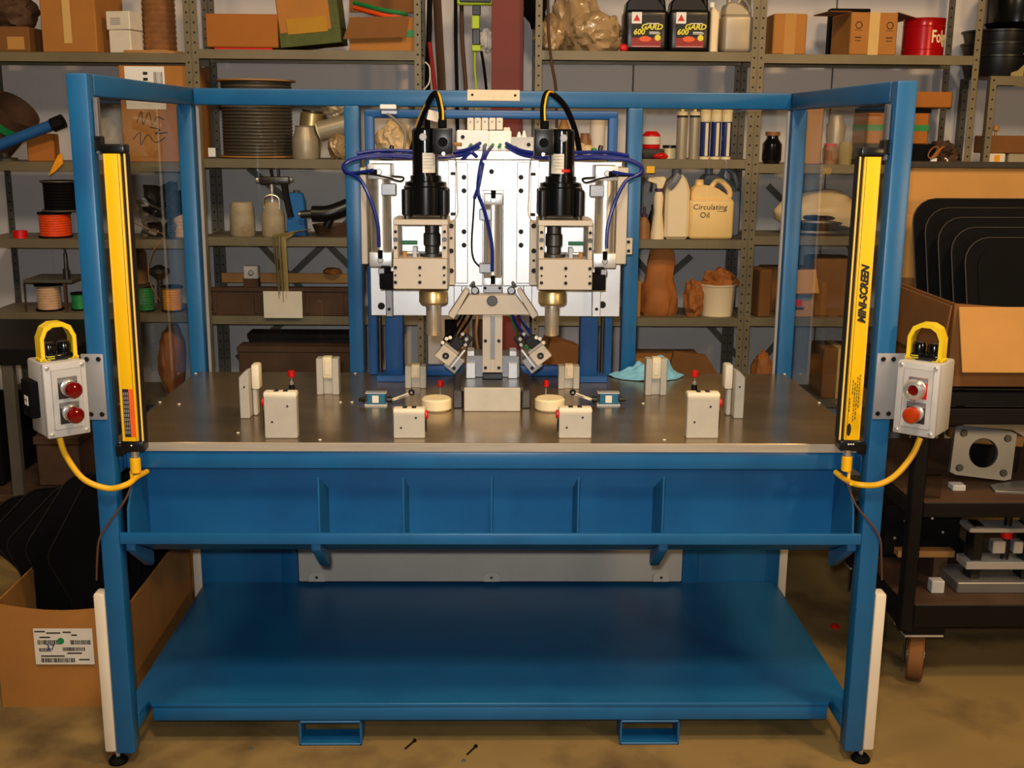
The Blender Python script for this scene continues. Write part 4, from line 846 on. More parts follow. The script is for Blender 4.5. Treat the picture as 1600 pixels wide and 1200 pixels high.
spool('orange wire spool on the far left shelf', 50, 98, 333, z[2], Y0, 'orange_wire', 'black_matte', 1.08)
solo('tape_roll', 'red', B().lathe([(.015, 0), (.028, 0), (.028, .03), (.015, .03), (.015, 0)], (P(32, 372, Y0+.03).x, Y0+.03, z[2])), 'small red tape roll beside the orange spool', 'tape roll')
bag('scrap_metal', 'dark heap of machine parts behind the left light curtain', 'parts', 200, 292, 295, z[2], Y0, 'black', 8, .12, .5, freq=2.4)
solo('tan_strip', 'wood', B().tube([P(200, 343, Y0), P(225, 355, Y0-.01), P(256, 366, Y0-.01)], .012, 8, flat=.25), 'curved tan strip lying in front of the dark machine parts', 'strip')
spool('pinkish wire roll next to the left back post', 265, 291, 323, z[2], Y0+.02, 'beige_wire', 'shelf_dark', 1.05, 8)
spool('beige wire spool on the lower left shelf', 48, 84, 446, z[3], Y0, 'beige_wire', 'black_matte', 1.2)
spool('green wire spool beside the left front post', 106, 130, 459, z[3], Y0+.03, 'green_wire', 'black_matte', 1.1)
spool('green wire spool seen through the left clear panel', 209, 234, 448, z[3], Y0, 'green_wire', 'black_matte', 1.1)
spool('yellow wire spool seen through the left clear panel', 248, 277, 449, z[3], Y0, 'yellow_wire', 'black_matte', 1.2)
tr_ = thing('spool_tray', 'dark flat tray above the beige spool on the lower left shelf', 'tray', P(75, 437, Y0)); quad(tr_, 'tray_plate', 'shelf_dark', 35, 437, 112, 443, Y0, .2); quad(tr_, 'tray_leg', 'rust', 98, 443, 105, 489, Y0, .02); quad(tr_, 'tray_leg', 'rust', 36, 443, 40, 489, Y0, .02)
lathed('spray_wand', 'slim dark tool with chrome tip standing on the dark tray', 'tool', 98, 12, 380, P(98, 437, Y0).z, Y0+.02, [(.9, 0), (.9, .25), (.55, .3), (.45, .7), (.25, .75), (.25, 1)], 'steel_dark')
solo('copper_wire', 'wood', B().tube([P(255, 372, 1.93), P(238, 395, 1.92), P(232, 425, 1.92), P(238, 450, 1.92), P(250, 470, 1.94)], .002, 6), 'loose copper wire curving above the yellow spool', 'wire')
lathed('dark_bottle', 'dark lamp shaped fitting above the spools behind the left panel', 'fitting', 243, 34, 416, z[3]+.02, Y0+.12, [(.3, 0), (.25, .6), (1, .8), (.9, .9), (.2, 1)], 'lamp_dark')
lathed('amber_jar', 'small amber jar beside the left light curtain', 'jar', 213, 22, 383, z[3]+.10, Y0+.15, [(.9, 0), (1, .1), (1, .8), (.6, .9), (.6, 1)], 'brown_jar')
solo('jar_stand', 'black_matte', B().box(P(200, 430, Y0+.15).x, P(228, 430, Y0+.15).x, Y0+.14, Y0+.22, z[3], z[3]+.10, .003), 'black block under the small amber jar', 'block')
bag('paper_bag', 'brown paper bag under the shelf behind the left clear panel', 'bag', 238, 277, 508, .55, Y0, 'kraft', 4, .08, .2)
# ---- unit 2
z = LV[2]
carton('plain orange brown box at the left of the second unit top shelf', 320, 433, 21, z[0]+.008, Y0, .22, 'card_orange')
solo('red_folder', 'red', B().box(P(335, 76, Y0).x, P(425, 76, Y0).x, Y0, Y0+.2, z[0], z[0]+.007, .001), 'flat red folder under the plain orange brown box', 'folder')
r_, w, h = carton('yellow green banded box tilted on the second unit top shelf', 436, 532, -18, z[0]+.02, Y0, .2, 'card', None)
r_.rotation_euler = (0, -.10, 0); part(r_, 'green_wrap', 'olive', B().box(-w/2-.001, w/2+.001, -.0015, .2, 0, h*.26, .001)); part(r_, 'yellow_panel', 'mustard', B().box(-w*.36, w*.30, -.003, -.0015, h*.22, h*.50, .0005)); part(r_, 'green_edge', 'olive', B().box(w*.36, w/2+.0012, -.002, .2, h*.26, h, .001))
a, c = P(545, 18, Y0), P(650, 78, Y0); ob = thing('open_box', 'open cardboard box with drooping flap and hoses inside', 'box', ((a.x+c.x)/2, Y0, z[0]), 'cardboard boxes on the shelves')
for q in ((a.x, c.x, Y0, Y0+.004), (a.x, c.x, Y0+.2, Y0+.204), (a.x, a.x+.004, Y0, Y0+.2), (c.x-.004, c.x, Y0, Y0+.2)): part(ob, 'box_wall', 'card', B().box(*q, z[0], a.z-.02, .001))
part(ob, 'box_bottom', 'card', B().box(a.x, c.x, Y0, Y0+.2, z[0], z[0]+.004, .001)); e0, e1, e2, e3 = P(548, 27, Y0-.003), P(640, 25, Y0-.003), P(634, 58, Y0-.03), P(536, 61, Y0-.03)
part(ob, 'box_flap', 'card_dark', B().mesh([e0, e1, e2, e3, e0+Vector((0, .004, 0)), e1+Vector((0, .004, 0)), e2+Vector((0, .004, 0)), e3+Vector((0, .004, 0))], [(0, 1, 2, 3), (4, 7, 6, 5), (0, 4, 5, 1), (1, 5, 6, 2), (2, 6, 7, 3), (3, 7, 4, 0)]))
quad(ob, 'green_tape', 'green', 633, 47, 650, 58, Y0-.002, .001, .0003)
quad(ob, 'back_flap', 'card_dark', 545, -25, 650, 20, Y0+.2, .004, .001)
for m_, o, lb in (('green_wire', 0, 'green hose end poking out of the open box'), ('orange_wire', 8, 'orange hose end poking out of the open box')):
    solo('coiled_hose', m_, B().tube([P(553, 4+o, Y0+.1), P(575, 10+o, Y0+.05), P(600, 16+o, Y0+.02), P(625, 20+o, Y0+.02), P(636, 24+o, Y0+.05)], .008, 8), lb, 'hose')
spool('large spool of grey cable behind the left clear panel', 330, 443, 122, z[1]+.004, Y0, 'spool_wire', 'wood', 1.12, 22)
quad(thing('price_tag', 'small white paper tag on the edge of the shelf', 'tag', P(331, 245, YS)), 'tag', 'white', 325, 231, 337, 245, YS-.004, .003, .0004)
lathed('metal_jar', 'dented metal jar on the shelf right of the large cable spool', 'jar', 473, 42, 196, z[1], Y0, [(.95, 0), (1, .05), (1, .6), (.8, .78), (.72, .95), (.78, 1)], 'silver_tube')
rc = thing('steel_canister', 'polished steel canister tilted behind the metal jar', 'canister', P(485, 210, Y0+.12), None, local=True, rot=(0, .12, 0)); part(rc, 'body', 'gold_steel', B().lathe([(0, -.11), (.048, -.11), (.048, .085), (.04, .09), (0, .09)], (0, 0, 0), n=28)); part(rc, 'lid', 'steel_dark', B().lathe([(0, .09), (.042, .09), (.042, .098), (0, .098)], (0, 0, 0), n=28))
rw = thing('wrapped_roll', 'paper wrapped roll lying on the second unit', 'roll', P(520, 200, Y0+.08)); part(rw, 'roll', 'silver_tube', B().tube([P(500, 205, Y0+.06), P(560, 190, Y0+.06)], .04, 16, smooth=False)); part(rw, 'roll_end', 'cream', B().tube([P(497, 206, Y0+.06), P(500, 205, Y0+.06)], .036, 16, smooth=False))
bag('shavings_bag', 'bag of wood shavings left of the tower frame', 'bag', 508, 545, 203, z[1], Y0, 'plastic_bag', 11, .08, .3)
bag('shavings_bag', 'bag of wood shavings seen inside the tower frame', 'bag', 585, 642, 190, z[1], Y0, 'bag_pale', 13, .1, .3)
bag('wrapped_bundle', 'pale wrapped bundle above the paper roll', 'bundle', 495, 545, 150, P(520, 188, Y0).z, Y0+.08, 'silver_tube', 6, .08, .2)
z2 = z[2]
lathed('glue_jar', 'crusty cream jar at the left of the middle shelf', 'jar', 373, 40, 317, z2, Y0, [(.92, 0), (1, .06), (.97, .55), (.9, .85), (.8, 1)], 'dirty_jar')
rs, r, h = lathed('spray_gun', 'paint spray gun on a pale cup on the middle shelf', 'spray gun', 422, 36, 316, z2, Y0, [(.95, 0), (1, .05), (1, .6), (.7, .9), (.62, 1)], 'dirty_jar', None, [('cup_lid', 'chrome', [(.66, 1), (.66, 1.06), (.3, 1.1)])])
part(rs, 'feed_tube', 'chrome', B().cyl((0, 0, h*1.1), (0, 0, h*1.55), .008, n=12)); part(rs, 'gun_body', 'steel_dark', B().box(-.05, .075, -.015, .015, h*1.5, h*1.72, .008, 2)); part(rs, 'gun_handle', 'black', B().tube([(.05, 0, h*1.6), (.06, 0, h*1.1), (.075, 0, h*.55)], .014, 10)); part(rs, 'hook', 'black', B().tube([(.005, 0, h*1.7), (.0, 0, h*1.95), (.025, 0, h*2.02), (.03, 0, h*1.7)], .006, 8)); part(rs, 'nozzle', 'chrome', B().cyl((-.05, 0, h*1.62), (-.064, 0, h*1.62), .012, n=14, bev=.003)); part(rs, 'knob', 'chrome', B().cyl((.075, 0, h*1.64), (.09, 0, h*1.64), .01, n=14, bev=.003))
part(rs, 'clamp_bail', 'steel', B().tube([(-.032, -.02, h*.8), (-.03, -.02, h*1.1), (0, -.02, h*1.2), (.03, -.02, h*1.1), (.032, -.02, h*.8)], .003, 6))
qb = thing('blue_tin', 'blue tin with slanted top behind the spray gun', 'tin', P(462, 370, Y0+.05)); x0, x1 = P(448, 330, Y0+.05).x, P(477, 330, Y0+.05).x; part(qb, 'body', 'blue_can', B().prism([(x0, z2), (x1, z2), (x1-.006, zl(0, 312)), (x1-.016, zl(0, 300)), (x0, zl(0, 300))], 'y', Y0+.05, Y0+.11, .003)); part(qb, 'cap', 'shelf_dark', B().cyl(((x0+x1)/2, Y0+.08, zl(0, 300)), ((x0+x1)/2, Y0+.08, zl(0, 296)), .014, n=14))
dr = thing('power_drill', 'black power drill lying on its side on the middle shelf', 'drill', P(510, 345, Y0)); part(dr, 'drill_body', 'black', B().tube([P(488, 334, Y0), P(515, 333, Y0), P(545, 322, Y0+.02)], .033, 14)); part(dr, 'chuck', 'steel_dark', B().tube([P(470, 335, Y0), P(488, 334, Y0)], .016, 14, smooth=False)); part(dr, 'chuck_tip', 'gold_steel', B().tube([P(467, 335, Y0), P(480, 335, Y0)], .011, 12, smooth=False)); part(dr, 'grip', 'black', B().tube([P(520, 332, Y0), P(510, 355, Y0)], .018, 12, smooth=False))
solo('round_pan', 'rust', B().lathe([(0, 0), (.08, 0), (.098, .045), (.094, .045), (.076, .006), (0, .006)], (P(525, 360, Y0+.11).x, Y0+.105, z2), n=28), 'dark round pan under the power drill', 'pan')
st = thing('elastic_strap', 'tan elastic straps draped over the edge of the middle shelf', 'straps', P(445, 470, YS))
for i, (u, v, e) in enumerate(((427, 436, 466), (431, 437, 460), (436, 442, 472), (441, 446, 468), (444, 449, 474))): part(st, 'strap', 'strap', B().tube([P(484-i*6, 358+i, Y0+.05), P(455, 363+i, YS+.0), P(u+4, 367+i, YS-.008), P(u, 374, YS-.012), P((u+v)/2, 420, YS-.012), P(v, e, YS-.012)], .008, 6, 6, flat=.25))
dw = thing('steel_bin', 'rusty brown steel bin on the lower shelf behind the left panel', 'bin', P(440, 495, YS)); xa, xb = P(330, 470, YS).x, P(556, 470, YS).x
part(dw, 'bin_front', 'rust', B().box(xa, xb, YS+.006, YS+.02, z[3], zl(440, 454), .003)); part(dw, 'bin_rim', 'rust', B().box(xa, xb, YS+.0, YS+.03, zl(440, 456), zl(440, 450), .002)); part(dw, 'bin_rim', 'wood', B().box(xa, xb, YS+.2, YS+.21, zl(440, 452), zl(440, 440)+.01, .002)); part(dw, 'bin_tray', 'rust', B().box(xa, xb, YS+.02, YS+.25, z[3], zl(440, 460), .002))
for u in (335, 400, 480, 540): part(dw, 'bin_rib', 'rust', B().box(P(u, 470, YS).x-.008, P(u, 470, YS).x+.008, YS+.001, YS+.007, z[3]+.01, zl(440, 458), .002))
part(dw, 'paper_note', 'paper', pxbox(411, 455, 473, 497, YS-.016, .0012, .0002))
ib = thing('indicator_block', 'small grey block with a round knob on the rusty bin', 'block', P(391, 436, YS+.1)); quad(ib, 'block', 'boxgrey', 380, 416, 403, 436, YS+.1, .05); part(ib, 'knob', 'steel_dark', B().cyl(P(392, 426, YS+.1), P(392, 426, YS+.09), .011, n=16, bev=.002)); part(ib, 'foot', 'rust', B().box(P(380, 436, YS+.1).x, P(403, 436, YS+.1).x, YS+.1, YS+.15, zl(440, 460), P(391, 436, YS+.1).z, 0))
bag('orange_rag', 'crumpled orange rag on the rusty bin', 'rag', 502, 533, 421, zl(440, 440)+.01, YS+.15, 'kraft', 21, .05, .3)
for i, (u, v, t_, lb) in enumerate(((372, 560, 543, 'long low dark steel tray on the shelf behind the table'), (388, 556, 522, 'dark steel bin behind the long low tray'))):
    a, c = P(u, t_, YS+.02+.12*i), P(v, t_, YS+.02+.12*i); solo('steel_tray', 'rust' if i == 0 else 'black_cart', B().box(a.x, c.x, YS+.02+.12*i, YS+.12+.12*i, .55, a.z, .004).box(a.x-.005, c.x+.005, YS+.015+.12*i, YS+.125+.12*i, a.z-.02, a.z+.005, .003), lb, 'tray')
# ---- unit 3
z = LV[3]
bag('brown_plastic_bag', 'brown plastic bag slumped at the left of the top shelf right of the column', 'bag', 838, 885, 22, z[0], Y0, 'plastic_bag', 31, .1, .3)
bag('brown_plastic_bag', 'tall brown plastic bag slumped beside the black oil jugs', 'bag', 868, 942, -40, z[0], Y0+.06, 'plastic_bag', 33, .11, .22, freq=2.4)
bag('brown_plastic_bag', 'low crinkled brown plastic bag touching the left oil jug', 'bag', 890, 976, 14, z[0], Y0-.02, 'plastic_bag', 35, .09, .26, freq=2.2)
bag('red_scrap', 'tiny red scrap at the corner of the plastic bag', 'scrap', 968, 982, 68, z[0], YS+.004, 'red', 37, .012, .1)
solo('dark_sack', 'black_matte', B().blob(P(838, 0, Y0+.1), (.05, .08, .12), 36, .3, 2, 3, False), 'dark hanging sack beside the red column', 'sack')
def oiljug(x0, x1, lb):
    a, c = P(x0, 0, Y0), P(x1, 0, Y0); w = c.x-a.x; rt = thing('oil_jug', lb, 'jug', ((a.x+c.x)/2, Y0, z[0]), 'black oil jugs', local=True); hb = P(x0, 14, Y0).z-z[0]
    part(rt, 'jug_body', 'black', B().box(-w/2, w/2, 0, .13, 0, hb, .018, 3)); part(rt, 'jug_shoulder', 'black', B().prism([(-w/2+.004, hb-.012), (w/2-.004, hb-.012), (w/2-.02, hb+.02), (.02, hb+.075), (-.03, hb+.075), (-w/2+.01, hb+.03)], 'y', .02, .11, .006)); part(rt, 'jug_cap', 'black', B().cyl((-.005, .065, hb+.07), (-.005, .065, hb+.11), .028, n=20, bev=.003)); part(rt, 'jug_handle', 'black', B().tube([(.02, .065, hb+.07), (.06, .065, hb+.06), (w/2-.015, .065, hb+.0)], .013, 10))
    L0, L1 = -w*.34, w*.34; H0, H1 = hb*.10, hb*.86
    lp = part(rt, 'front_label', 'print_black', B().box(L0, L1, -.0012, 0, H0, H1, .0005))
    part(lp, 'label_glow', 'label_red', B().box(L0, L1, -.002, -.0012, H0, hb*.33, .0003)); part(lp, 'label_sun', 'glow_orange', B().lathe([(0, 0), (.024, 0), (.024, .0006), (0, .0006)], (-.004, -.002, hb*.30), (0, -1, 0), 24, 1, .45))
    part(lp, 'logo_square', 'white', B().box(L0, L0+.040, -.0022, -.0012, hb*.66, hb*.66+.044, .0003)); part(lp, 'logo_triangle', 'red', B().prism([(L0+.006, hb*.66+.010), (L0+.034, hb*.66+.010), (L0+.020, hb*.66+.036)], 'y', -.0032, -.0022))
    text(lp, 'GARD', .030, 'seal_yellow', (.020, -.0022, hb*.58), shear=.25, sx=1.05, bold=.001); text(lp, '600', .030, 'seal_yellow', (-.030, -.0022, hb*.46), shear=.2, sx=1.0, bold=.001)
    pr = B()
    for q in ((.0, .05, .655, .675), (.012, .055, .44, .452), (.012, .05, .46, .472), (.012, .055, .415, .427), (L0+.004, L1-.004, .12, .128)): pr.box(q[0], q[1], -.0026, -.0018, hb*q[2], hb*q[3], 0)
    part(lp, 'fine_print', 'white', pr, kind='stuff'); part(lp, 'round_seal', 'seal_yellow', B().cyl((L1-.014, -.0018, hb*.33), (L1-.014, -.0028, hb*.33), .012, n=20))
oiljug(977, 1046, 'left black oil jug with red and yellow label on the top shelf'); oiljug(1047, 1113, 'right black oil jug with red and yellow label, next to the white jug')
wj = thing('white_jug', 'narrow white plastic jug squeezed beside the black oil jugs', 'jug', P(1119, 81, Y0)); a, c = P(1114, 0, Y0), P(1126, 0, Y0); part(wj, 'jug_body', 'jug_white', B().prism([(a.x, z[0]), (c.x, z[0]), (c.x, zl(0, 48)), (c.x+.004, zl(0, 6)), (a.x+.006, zl(0, -4)), (a.x, zl(0, 4))], 'y', Y0+.02, Y0+.14, .005)); part(wj, 'jug_cap', 'white', B().cyl((a.x+.012, Y0+.08, zl(0, -4)), (a.x+.012, Y0+.08, zl(0, -12)), .012, n=12))
def handlejug(name, label, x0, x1, yt, zb, Y, m, d=.12, rim=None, cap=None, group=None, hole=True, flip=1):
    a, c = P(x0, yt, Y), P(x1, yt, Y); w = c.x-a.x; h = a.z-zb; rt = thing(name, label, 'jug', ((a.x+c.x)/2, Y, zb), group, local=True); f = flip
    part(rt, 'jug_body', m, B().box(-w/2, w/2, 0, d, 0, h*.68, .016, 3))
    part(rt, 'jug_shoulder', m, B().prism([(f*x*w, zz*h) for x, zz in ((-.47, .66), (.47, .66), (.40, .72), (.12, .86), (-.12, .91), (-.38, .90), (-.46, .80))], 'y', .012, d-.012, .006))
    part(rt, 'jug_neck', cap or m, B().cyl((-f*w*.25, d/2, h*.88), (-f*w*.25, d/2, h), w*.10, n=18, bev=.002))
    part(rt, 'jug_handle', m, B().tube([(f*w*.02, d/2, h*.86), (f*w*.12, d/2, h*.97), (f*w*.24, d/2, h*.97), (f*w*.40, d/2, h*.86), (f*w*.455, d/2, h*.76), (f*w*.43, d/2, h*.68)], w*.062, 10))
    return rt, w, h
handlejug('grey_jug', 'grey white jug with a side handle at the right of the top shelf', 1133, 1180, -6, z[0], Y0, 'silver_tube', .12)
zz = z[1]
def tubeitem(x0, x1, yt, m, capm, lb, blue):
    cx = (x0+x1)/2
    if blue: return lathed('caulk_tube', lb, 'caulk tube', cx, x1-x0, 165, zz, Y0+.005, [(.97, 0), (.97, .70)], m, 'caulking tubes', [('tube_foot', 'cream', [(1, 0), (1, .05)]), ('tube_cap', 'cream', [(.98, .70), (1.02, .72), (1.02, .92), (.5, .93), (.4, 1)]), ('tube_label', 'cream', [(.975, .06), (.975, .0601)])])
    return lathed('caulk_tube', lb, 'caulk tube', cx, x1-x0, 165, zz, Y0+.005, [(.97, 0), (1, .02), (1, .78)], m, 'caulking tubes', [('tube_ring', 'print_black', [(1.02, .78), (1.02, .82)]), ('tube_nozzle', 'cream', [(1, .82), (1, .88), (.3, .90), (.26, 1)])])
tubeitem(1060, 1077, 165, 'silver_tube', 0, 'silver caulk tube, leftmost of the row of tubes', 0); tubeitem(1080, 1096, 165, 'silver_tube', 0, 'second silver caulk tube in the row', 0)
for i, lb in enumerate(('blue and cream caulk tube, leftmost of the blue ones', 'blue and cream caulk tube in the middle of the blue ones', 'blue and cream caulk tube, rightmost of the row')):
    rt, r, h = tubeitem(1097+i*17, 1113+i*17, 165, 'blue_print', 0, lb, 1); part(rt, 'side_stripe', 'cream', B().box(-r*.1, r*.5, -r*1.0, -r*.6, h*.06, h*.68, .001))
lathed('juice_bottle', 'red orange bottle with white label behind the right upright', 'bottle', 1020, 28, 205, zz+.04, Y0+.05, [(.9, 0), (1, .1), (1, .8), (.7, .95), (.6, 1)], 'red', None, [('label', 'paper', [(1.02, .25), (1.02, .7)])])
part(thing('tool_pouch', 'dark pouch under the red orange bottle', 'pouch', P(1018, 240, Y0)), 'pouch', 'lamp_dark', B().box(P(1003, 240, Y0).x, P(1040, 240, Y0).x, Y0+.02, Y0+.12, zz, zz+.04, .01, 2))
bag('red_rag', 'small red cloth on the shelf edge beside the right upright', 'rag', 1022, 1045, 239, zz, YS+.005, 'red', 41, .02, .2)
lathed('cream_tub', 'cream tub with black lid left of the silver tubes', 'tub', 1049, 22, 227, zz, Y0+.06, [(.9, 0), (1, .8)], 'cream', None, [('lid', 'black', [(1.1, .8), (1.1, 1)])])
solo('yellow_label_box', 'yellow', B().box(P(1010, 258, YS).x, P(1023, 258, YS).x, YS-.006, YS+.0, zl(0, 263), zl(0, 252), .001), 'small yellow tag stuck on the shelf edge', 'tag')
lathed('white_can', 'white can with metal lid seen inside the tower frame', 'can', 935, 24, 178, zz+.0, Y0+.05, [(1, 0), (1, .95), (.8, 1)], 'paper', None, [('lid', 'black', [(.9, 1), (.9, 1.05)])])
lathed('brown_jar', 'brown jar with red label inside the tower frame', 'jar', 915, 20, 208, zz, Y0+.02, [(1, 0), (1, .7), (.7, .85), (.7, 1)], 'brown_jar', None, [('label', 'red', [(1.02, .25), (1.02, .5)])])
lathed('amber_bottle', 'tall amber bottle behind the right motor cable', 'bottle', 882, 22, 178, zz, Y0+.08, [(1, 0), (1, .6), (.4, .85), (.4, 1)], 'wood')
bag('tan_bundle', 'tan bundle on the shelf inside the tower frame', 'bundle', 893, 930, 225, zz, YS+.01, 'bag_pale', 44, .03, .3)
lathed('dark_glass_jar', 'dark round glass jar beside the right back post', 'jar', 1211, 30, 212, LV[4][1], Y0, [(.8, 0), (1, .15), (1, .7), (.6, .9), (.6, 1)], 'black_gloss', None, [('lid', 'brown_jar', [(.75, 1), (.75, 1.14)])])
z2 = z[2]
sb, r, h = lathed('spray_bottle', 'white trigger spray bottle left of the white jugs', 'spray bottle', 1031, 22, 300, z2, Y0, [(1, 0), (1, .1), (.62, .55), (.7, .9), (.5, 1)], 'jug_white', None, [('collar', 'purple', [(.55, 1), (.55, 1.06)])])
part(sb, 'trigger_head', 'jug_white', B().prism([(-.045, h*1.30), (-.05, h*1.22), (-.012, h*1.16), (-.01, h*1.06), (.014, h*1.06), (.028, h*1.26), (.02, h*1.32)], 'y', -.014, .014, .003)); part(sb, 'trigger', 'black', B().tube([(-.03, 0, h*1.2), (-.035, 0, h*1.0)], .005, 8, smooth=False))
lathed('small_pump_bottle', 'small tan bottle with purple pump beside the blue upright', 'bottle', 1008, 20, 328, z2, Y0+.01, [(1, 0), (1, .5), (.5, .72), (.4, .75)], 'brown_jar', None, [('pump', 'purple', [(.45, .75), (.5, .85), (.2, .9), (.2, 1.1)])])
lathed('dark_spray_bottle', 'dark bottle leaning behind the white spray bottle', 'bottle', 1022, 16, 320, z2, Y0+.12, [(1, 0), (1, .6), (.4, .85), (.4, 1)], 'black')
a, c = P(1042, 272, Y0), P(1080, 272, Y0); w = c.x-a.x; h = a.z-z2; tj = thing('tall_white_jug', 'tall white plastic jug with grey grip, left of the lettered jug', 'jug', ((a.x+c.x)/2, Y0, z2), None, local=True)
part(tj, 'jug_body', 'jug_white', B().prism([(-w/2, 0), (w/2, 0), (w/2, h*.76), (w*.3, h*.97), (w*.05, h), (-w*.2, h*.95), (-w/2, h*.78)], 'y', 0, .14, .012)); part(tj, 'grip_band', 'jug_grey', B().tube([(-w*.38, .0, h*.80), (-w*.20, -.006, h*.88), (-w*.02, 0, h*.99)], .016, 10)); part(tj, 'jug_cap', 'jug_grey', B().cyl((0, .07, h*.99), (0, .07, h*1.07), .02, n=16))
cj, w, h = handlejug('lettered_jug', 'cream plastic jug with handwritten lettering Circulating Oil', 1080, 1150, 281, z2, Y0, 'jug_cream', .13)
text(cj, 'Circulating', .031, 'print_black', (-.01, -.001, h*.545), sx=1.05, shear=.1); text(cj, 'Oil', .033, 'print_black', (-.03, -.001, h*.41), sx=1.0); part(cj, 'underline', 'print_black', B().box(.02, .055, -.001, 0, h*.475, h*.482, 0)); part(cj, 'mould_line', 'jug_white', B().box(-w*.44, w*.44, -.0008, 0, h*.655, h*.662, 0))
handlejug('grey_handle_jug', 'grey blue jug with handle behind the lettered jug', 1096, 1160, 262, z2, Y0+.14, 'jug_grey', .12)
z3 = z[3]
def crumple(name, label, cat, px, yt, zb, Y, prof, m, seed, amp=.12, n=28, m2=None):
    c = P(px, yt, Y); h = c.z-zb; b = B(); vs = []; k = len(prof)
    for i_, (r_x, r_y, t, dx) in enumerate(prof):
        for j_ in range(n):
            a_ = 2*math.pi*j_/n; q_ = 1+amp*(noise.noise(Vector((math.cos(a_)*1.7, math.sin(a_)*1.7, t*3+seed)))+.7*noise.noise(Vector((math.cos(a_)*4, math.sin(a_)*4, t*7+seed))))
            vs.append((c.x+dx+r_x*q_*math.cos(a_), Y+.09+r_y*q_*math.sin(a_), zb+h*t))
    F = [(i_*n+j_, i_*n+(j_+1) % n, (i_+1)*n+(j_+1) % n, (i_+1)*n+j_) for i_ in range(k-1) for j_ in range(n)]+[tuple(range(n))[::-1], tuple((k-1)*n+j_ for j_ in range(n))]
    b.mesh(vs, F); return solo(name, m, b, label, cat)
crumple('kraft_bag', 'tall crumpled brown paper bag on the shelf right of the tower', 'bag', 1036, 388, z3, Y0, [(.075, .06, 0, 0), (.085, .07, .05, 0), (.088, .075, .2, 0), (.084, .07, .32, 0), (.07, .055, .42, 0), (.062, .045, .5, .0), (.058, .035, .62, .004), (.06, .028, .75, .008), (.056, .022, .88, .01), (.044, .016, 1, .008)], 'kraft', 5.3, .16)
bk, r, h = lathed('white_bucket', 'white plastic bucket stuffed with brown paper', 'bucket', 1127, 60, 447, z3, Y0, [(.86, 0), (.98, .96), (1.02, .96), (1.02, 1)], 'jug_white')
bag('kraft_wad', 'crumpled brown paper stuffed in the white bucket', 'paper', 1100, 1154, 424, z3+h-.03, Y0+.03, 'kraft', 55, .05, .45, freq=2.4)
bag('kraft_wad', 'crumpled brown paper beside the white bucket', 'paper', 1073, 1103, 440, z3, Y0, 'kraft', 57, .05, .3, freq=2)
solo('board_offcut', 'wood', B().box(P(994, 440, Y0).x, P(1002, 440, Y0).x, Y0, Y0+.15, z3, P(998, 440, Y0).z, .002), 'narrow board standing beside the brown paper bag', 'board')
a, c = P(985, 560, Y0), P(1100, 545, Y0)
solo('flattened_carton', 'card', B().box(a.x, c.x, Y0, Y0+.22, .60, a.z, .004), 'flattened cardboard behind the blue rag', 'cardboard'); solo('flattened_carton', 'card_dark', B().prism([(P(1040, 560, Y0).x, .62), (P(1130, 575, Y0).x, .62), (P(1100, 556, Y0).x, P(1100, 552, Y0).z), (P(1050, 548, Y0).x, P(1050, 546, Y0).z)], 'y', Y0-.05, Y0-.02, .002), 'folded brown cardboard piece behind the table edge', 'cardboard')
# things behind the table between the tower columns
bx = P(880, 555, 1.5); cb = thing('tilted_carton', 'brown cardboard box tilted between the tower columns', 'box', bx, None, local=True, rot=(0, .32, .2)); part(cb, 'box_body', 'card_dark', B().box(-.065, .065, 0, .12, -.05, .05, .003)); part(cb, 'box_flap', 'card_pale', B().box(-.065, .065, -.012, -.006, -.062, -.05, .001))
solo('carton_stand', 'rust', B().box(bx.x-.1, bx.x+.1, 1.5, 1.62, 0, bx.z-.085, .004), 'dark crate under the tilted cardboard box', 'crate')
for i, (px, m_, lb) in enumerate(((722, 'wood', 'tan board standing behind the wedge clamp'), (748, 'rust', 'brown board standing behind the wedge clamp'), (705, 'black_matte', 'dark board standing behind the left angled clamp'))):
    q = P(px, 560, 1.6); solo('standing_board', m_, B().box(q.x-.025, q.x+.025, 1.6, 1.62, 0, P(px, 500, 1.6).z, .002), lb, 'board')
# ---- unit 4
z = LV[4]
carton('small taped cardboard box at the left of the right top shelf', 1210, 1262, 21, z[0], Y0, .13, 'card', 'card_pale')
oc, w, h = carton('large taped cardboard box with open side flaps on the right top shelf', 1330, 1406, 19, z[0], Y0, .2, 'card', 'tape', rot=.10)
pr = B()
for sx in (-1, 1): pr.tube([(sx*.065+.014*math.cos(t*math.pi/3)-.0, -.0006, h*.7+.014*math.sin(t*math.pi/3)) for t in range(7)], .0018, 5, smooth=False); pr.box(sx*.065-.014, sx*.065+.014, -.001, 0, h*.40, h*.425, 0); pr.box(sx*.065-.012, sx*.065+.012, -.001, 0, h*.33, h*.345, 0); pr.box(sx*.065-.016, sx*.065+.016, -.001, 0, h*.575, h*.585, 0)
part(oc, 'printed_marks', 'lamp_dark', pr)
part(oc, 'side_flap', 'card_dark', B().box(-w/2-.09, -w/2, 0, .18, -.001, .003, .0005, m=Matrix.Translation((0, 0, h)) @ Matrix.Rotation(.0, 4, 'Y')))
part(oc, 'side_flap', 'card_dark', B().box(0, 0.08, 0, .18, 0, .003, .0005, m=Matrix.Translation((w/2, 0, h)) @ Matrix.Rotation(.25, 4, 'Y')))
solo('flat_case', 'black_matte', B().box(P(1300, 14, Y0+.22).x, P(1362, 14, Y0+.22).x, Y0+.23, Y0+.28, z[0], P(1330, 12, Y0+.2).z, .003), 'dark flat case standing behind the large taped box', 'case')
